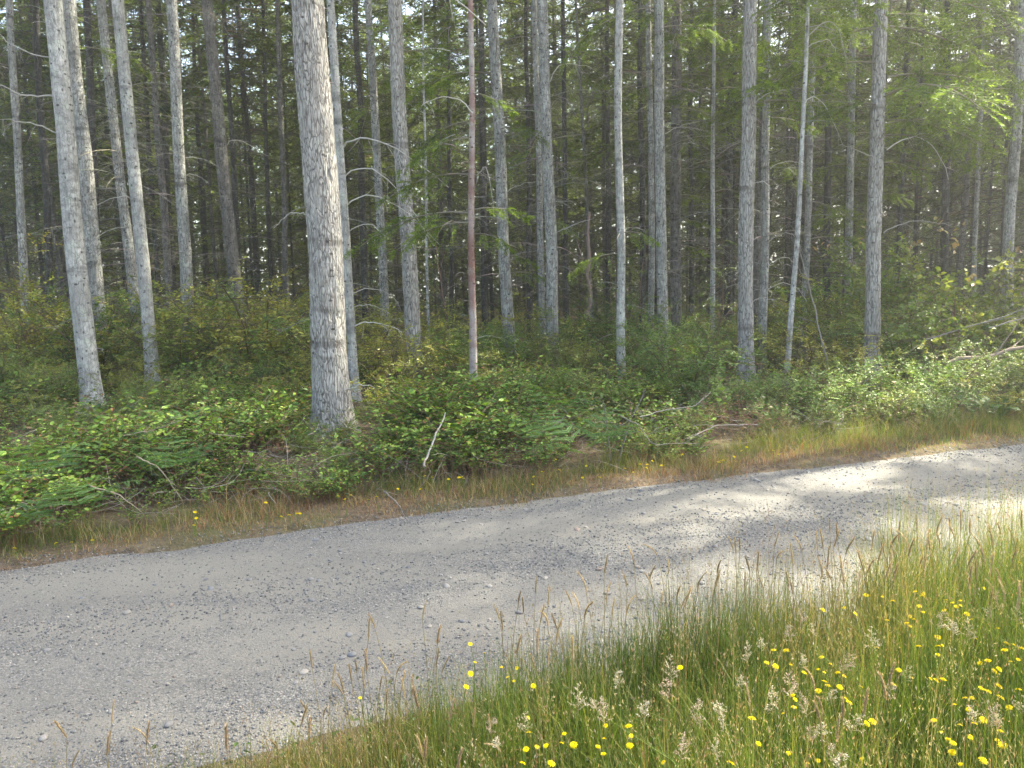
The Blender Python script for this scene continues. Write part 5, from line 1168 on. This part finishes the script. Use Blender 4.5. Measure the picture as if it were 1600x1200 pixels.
for i, (x, y, h) in enumerate(FLOWERS):
    p = x / y
    if p < .02: lab, grp = 'yellow dandelion-like flower on thin stem in the left part of the near verge', 'yellow flowers in the near verge, left part'
    elif p < .30: lab, grp = 'yellow dandelion-like flower among tall grass right of bottom centre', 'yellow flowers in the near verge, bottom middle'
    elif p < .50: lab, grp = 'yellow dandelion-like flower in the thick grass at lower right', 'yellow flowers in the near verge, lower right'
    else: lab, grp = 'small yellow flower in the crowded patch by the right edge', 'yellow flowers in the near verge, right edge'
    plant('yellow_flower', x, y, h, 'flower', 'flower_head', HEADS[i % 3], r.uniform(.0055, .0112), (r.uniform(.1, .65), r.uniform(-.4, .4), r.uniform(0, 6.28)), lab, 'flower', grp)
for i, (x, y, h) in enumerate(FARFLOWERS):
    y = max(y, float(yf(x)) + .10); p = x / y
    lab, grp = ('tiny yellow flower in dry grass along the left far road edge', 'yellow flowers on the far verge, left') if p < -.12 else ('tiny yellow flower in grass on the far road edge at centre', 'yellow flowers on the far verge, centre') if p < .2 else ('tiny yellow flower in green grass on the far road edge at right', 'yellow flowers on the far verge, right')
    plant('yellow_flower', x, y, h, 'farflower', 'flower_head', HEADS[i % 3], r.uniform(.010, .015), (r.uniform(.1, .6), r.uniform(-.3, .3), 0), lab, 'flower', grp)
SEEDS = [seed_head(r, .08, .0064, (.46, .36, .235), b).build('seed_head', M['seed']) for b in (.03, .12, .4)] + [seed_head(r, .066, .0058, (.38, .29, .19), b).build('seed_head', M['seed']) for b in (.04, .18)] + [seed_head(r, .085, .0085, (.42, .32, .235), .1).build('seed_head', M['seed'])]
for i, (x, y, h) in enumerate(STALKS):
    p = x / y
    if p < -.06: lab, grp = 'dry grass stalk with tan seed head standing before the road, left of centre', 'seed stalks left of centre'
    elif p < .22: lab, grp = 'dry grass stalk with brown seed head rising against the road near centre', 'seed stalks near centre'
    elif p < .45: lab, grp = 'dry grass stalk with brown seed head against the sunlit road patch', 'seed stalks before the sunlit road'
    else: lab, grp = 'dry nodding grass stalk with seed head at the right end of verge', 'seed stalks at right'
    j = int(r.integers(0, 6)) if p < -.06 or h < .5 else int(r.integers(0, 5))
    plant('grass_stalk', x, y, max(h - .035, .1), 'stalk', 'seed_head', SEEDS[j], r.uniform(.75, 1.1) * (1 if p < .45 else 1.15), (r.normal(0, .12), r.normal(.12, .15), r.normal(0, .4)), lab, 'grass', grp)
PAN = [panicle(r, .10, (.40, .36, .30)).build('seed_plume', M['seed']), panicle(r, .09, (.38, .30, .265)).build('seed_plume', M['seed']), panicle(r, .08, (.42, .39, .33)).build('seed_plume', M['seed'])]
for i, (x, y, h) in enumerate(PANICLES):
    p = x / y
    lab, grp = ('pale fluffy grass plume near the bottom centre of the verge', 'grass plumes bottom centre') if p < .3 else ('whitish fluffy grass plume among yellow flowers at lower right', 'grass plumes lower right')
    plant('plume_grass', x, y, max(h - .04, .1), 'green', 'seed_plume', PAN[i % 3], r.uniform(.5, .8), (r.normal(0, .15), r.normal(.1, .2), r.uniform(0, 6)), lab, 'grass', grp)

# ------------------------------------------------------------------ thin haze added between the trunks for the pale glare at upper right
def haze_box():
    m, nt, N, L = new_mat('haze_air')
    pv = N.new('ShaderNodeVolumePrincipled'); pv.inputs['Color'].default_value = (.95, .96, 1.0, 1)
    pv.inputs['Density'].default_value = .0034; pv.inputs['Anisotropy'].default_value = .68
    out = N.new('ShaderNodeOutputMaterial'); L.new(pv.outputs[0], out.inputs['Volume'])
    x0, x1, y0, y1, z0, z1 = -510, 510, -505, 517, -1.6, 27
    V = np.array([(x0, y0, z0), (x1, y0, z0), (x1, y1, z0), (x0, y1, z0), (x0, y0, z1), (x1, y0, z1), (x1, y1, z1), (x0, y1, z1)], float)
    Q = np.array([(0, 3, 2, 1), (4, 5, 6, 7), (0, 1, 5, 4), (1, 2, 6, 5), (2, 3, 7, 6), (3, 0, 4, 7)])
    tag(obj('haze', mesh_from('haze', V, Q, np.zeros((0, 3), int), np.ones((8, 3)), m)), 'thin haze added between the trees for the pale glare at upper right', 'haze', kind='stuff')
haze_box()

# ------------------------------------------------------------------ where a few look-alikes share a label, say which one of them it is
by_label = {}
for o in scene.objects:
    if o.parent is None and o.get('label') and o.get('category') in ('tree', 'bush'): by_label.setdefault(o['label'], []).append(o)
for lab, L_ in by_label.items():
    if not 2 <= len(L_) <= 5: continue
    L_.sort(key=lambda o: o.location.x / max(o.location.y, 1))
    words_ = {2: ['left-hand', 'right-hand'], 3: ['leftmost', 'middle', 'rightmost'], 4: ['leftmost', 'second', 'third', 'rightmost'], 5: ['leftmost', 'second', 'middle', 'fourth', 'rightmost']}[len(L_)]
    for o, w_ in zip(L_, words_):
        new = w_ + ' ' + lab
        if len(new.split()) <= 16: o['label'] = new
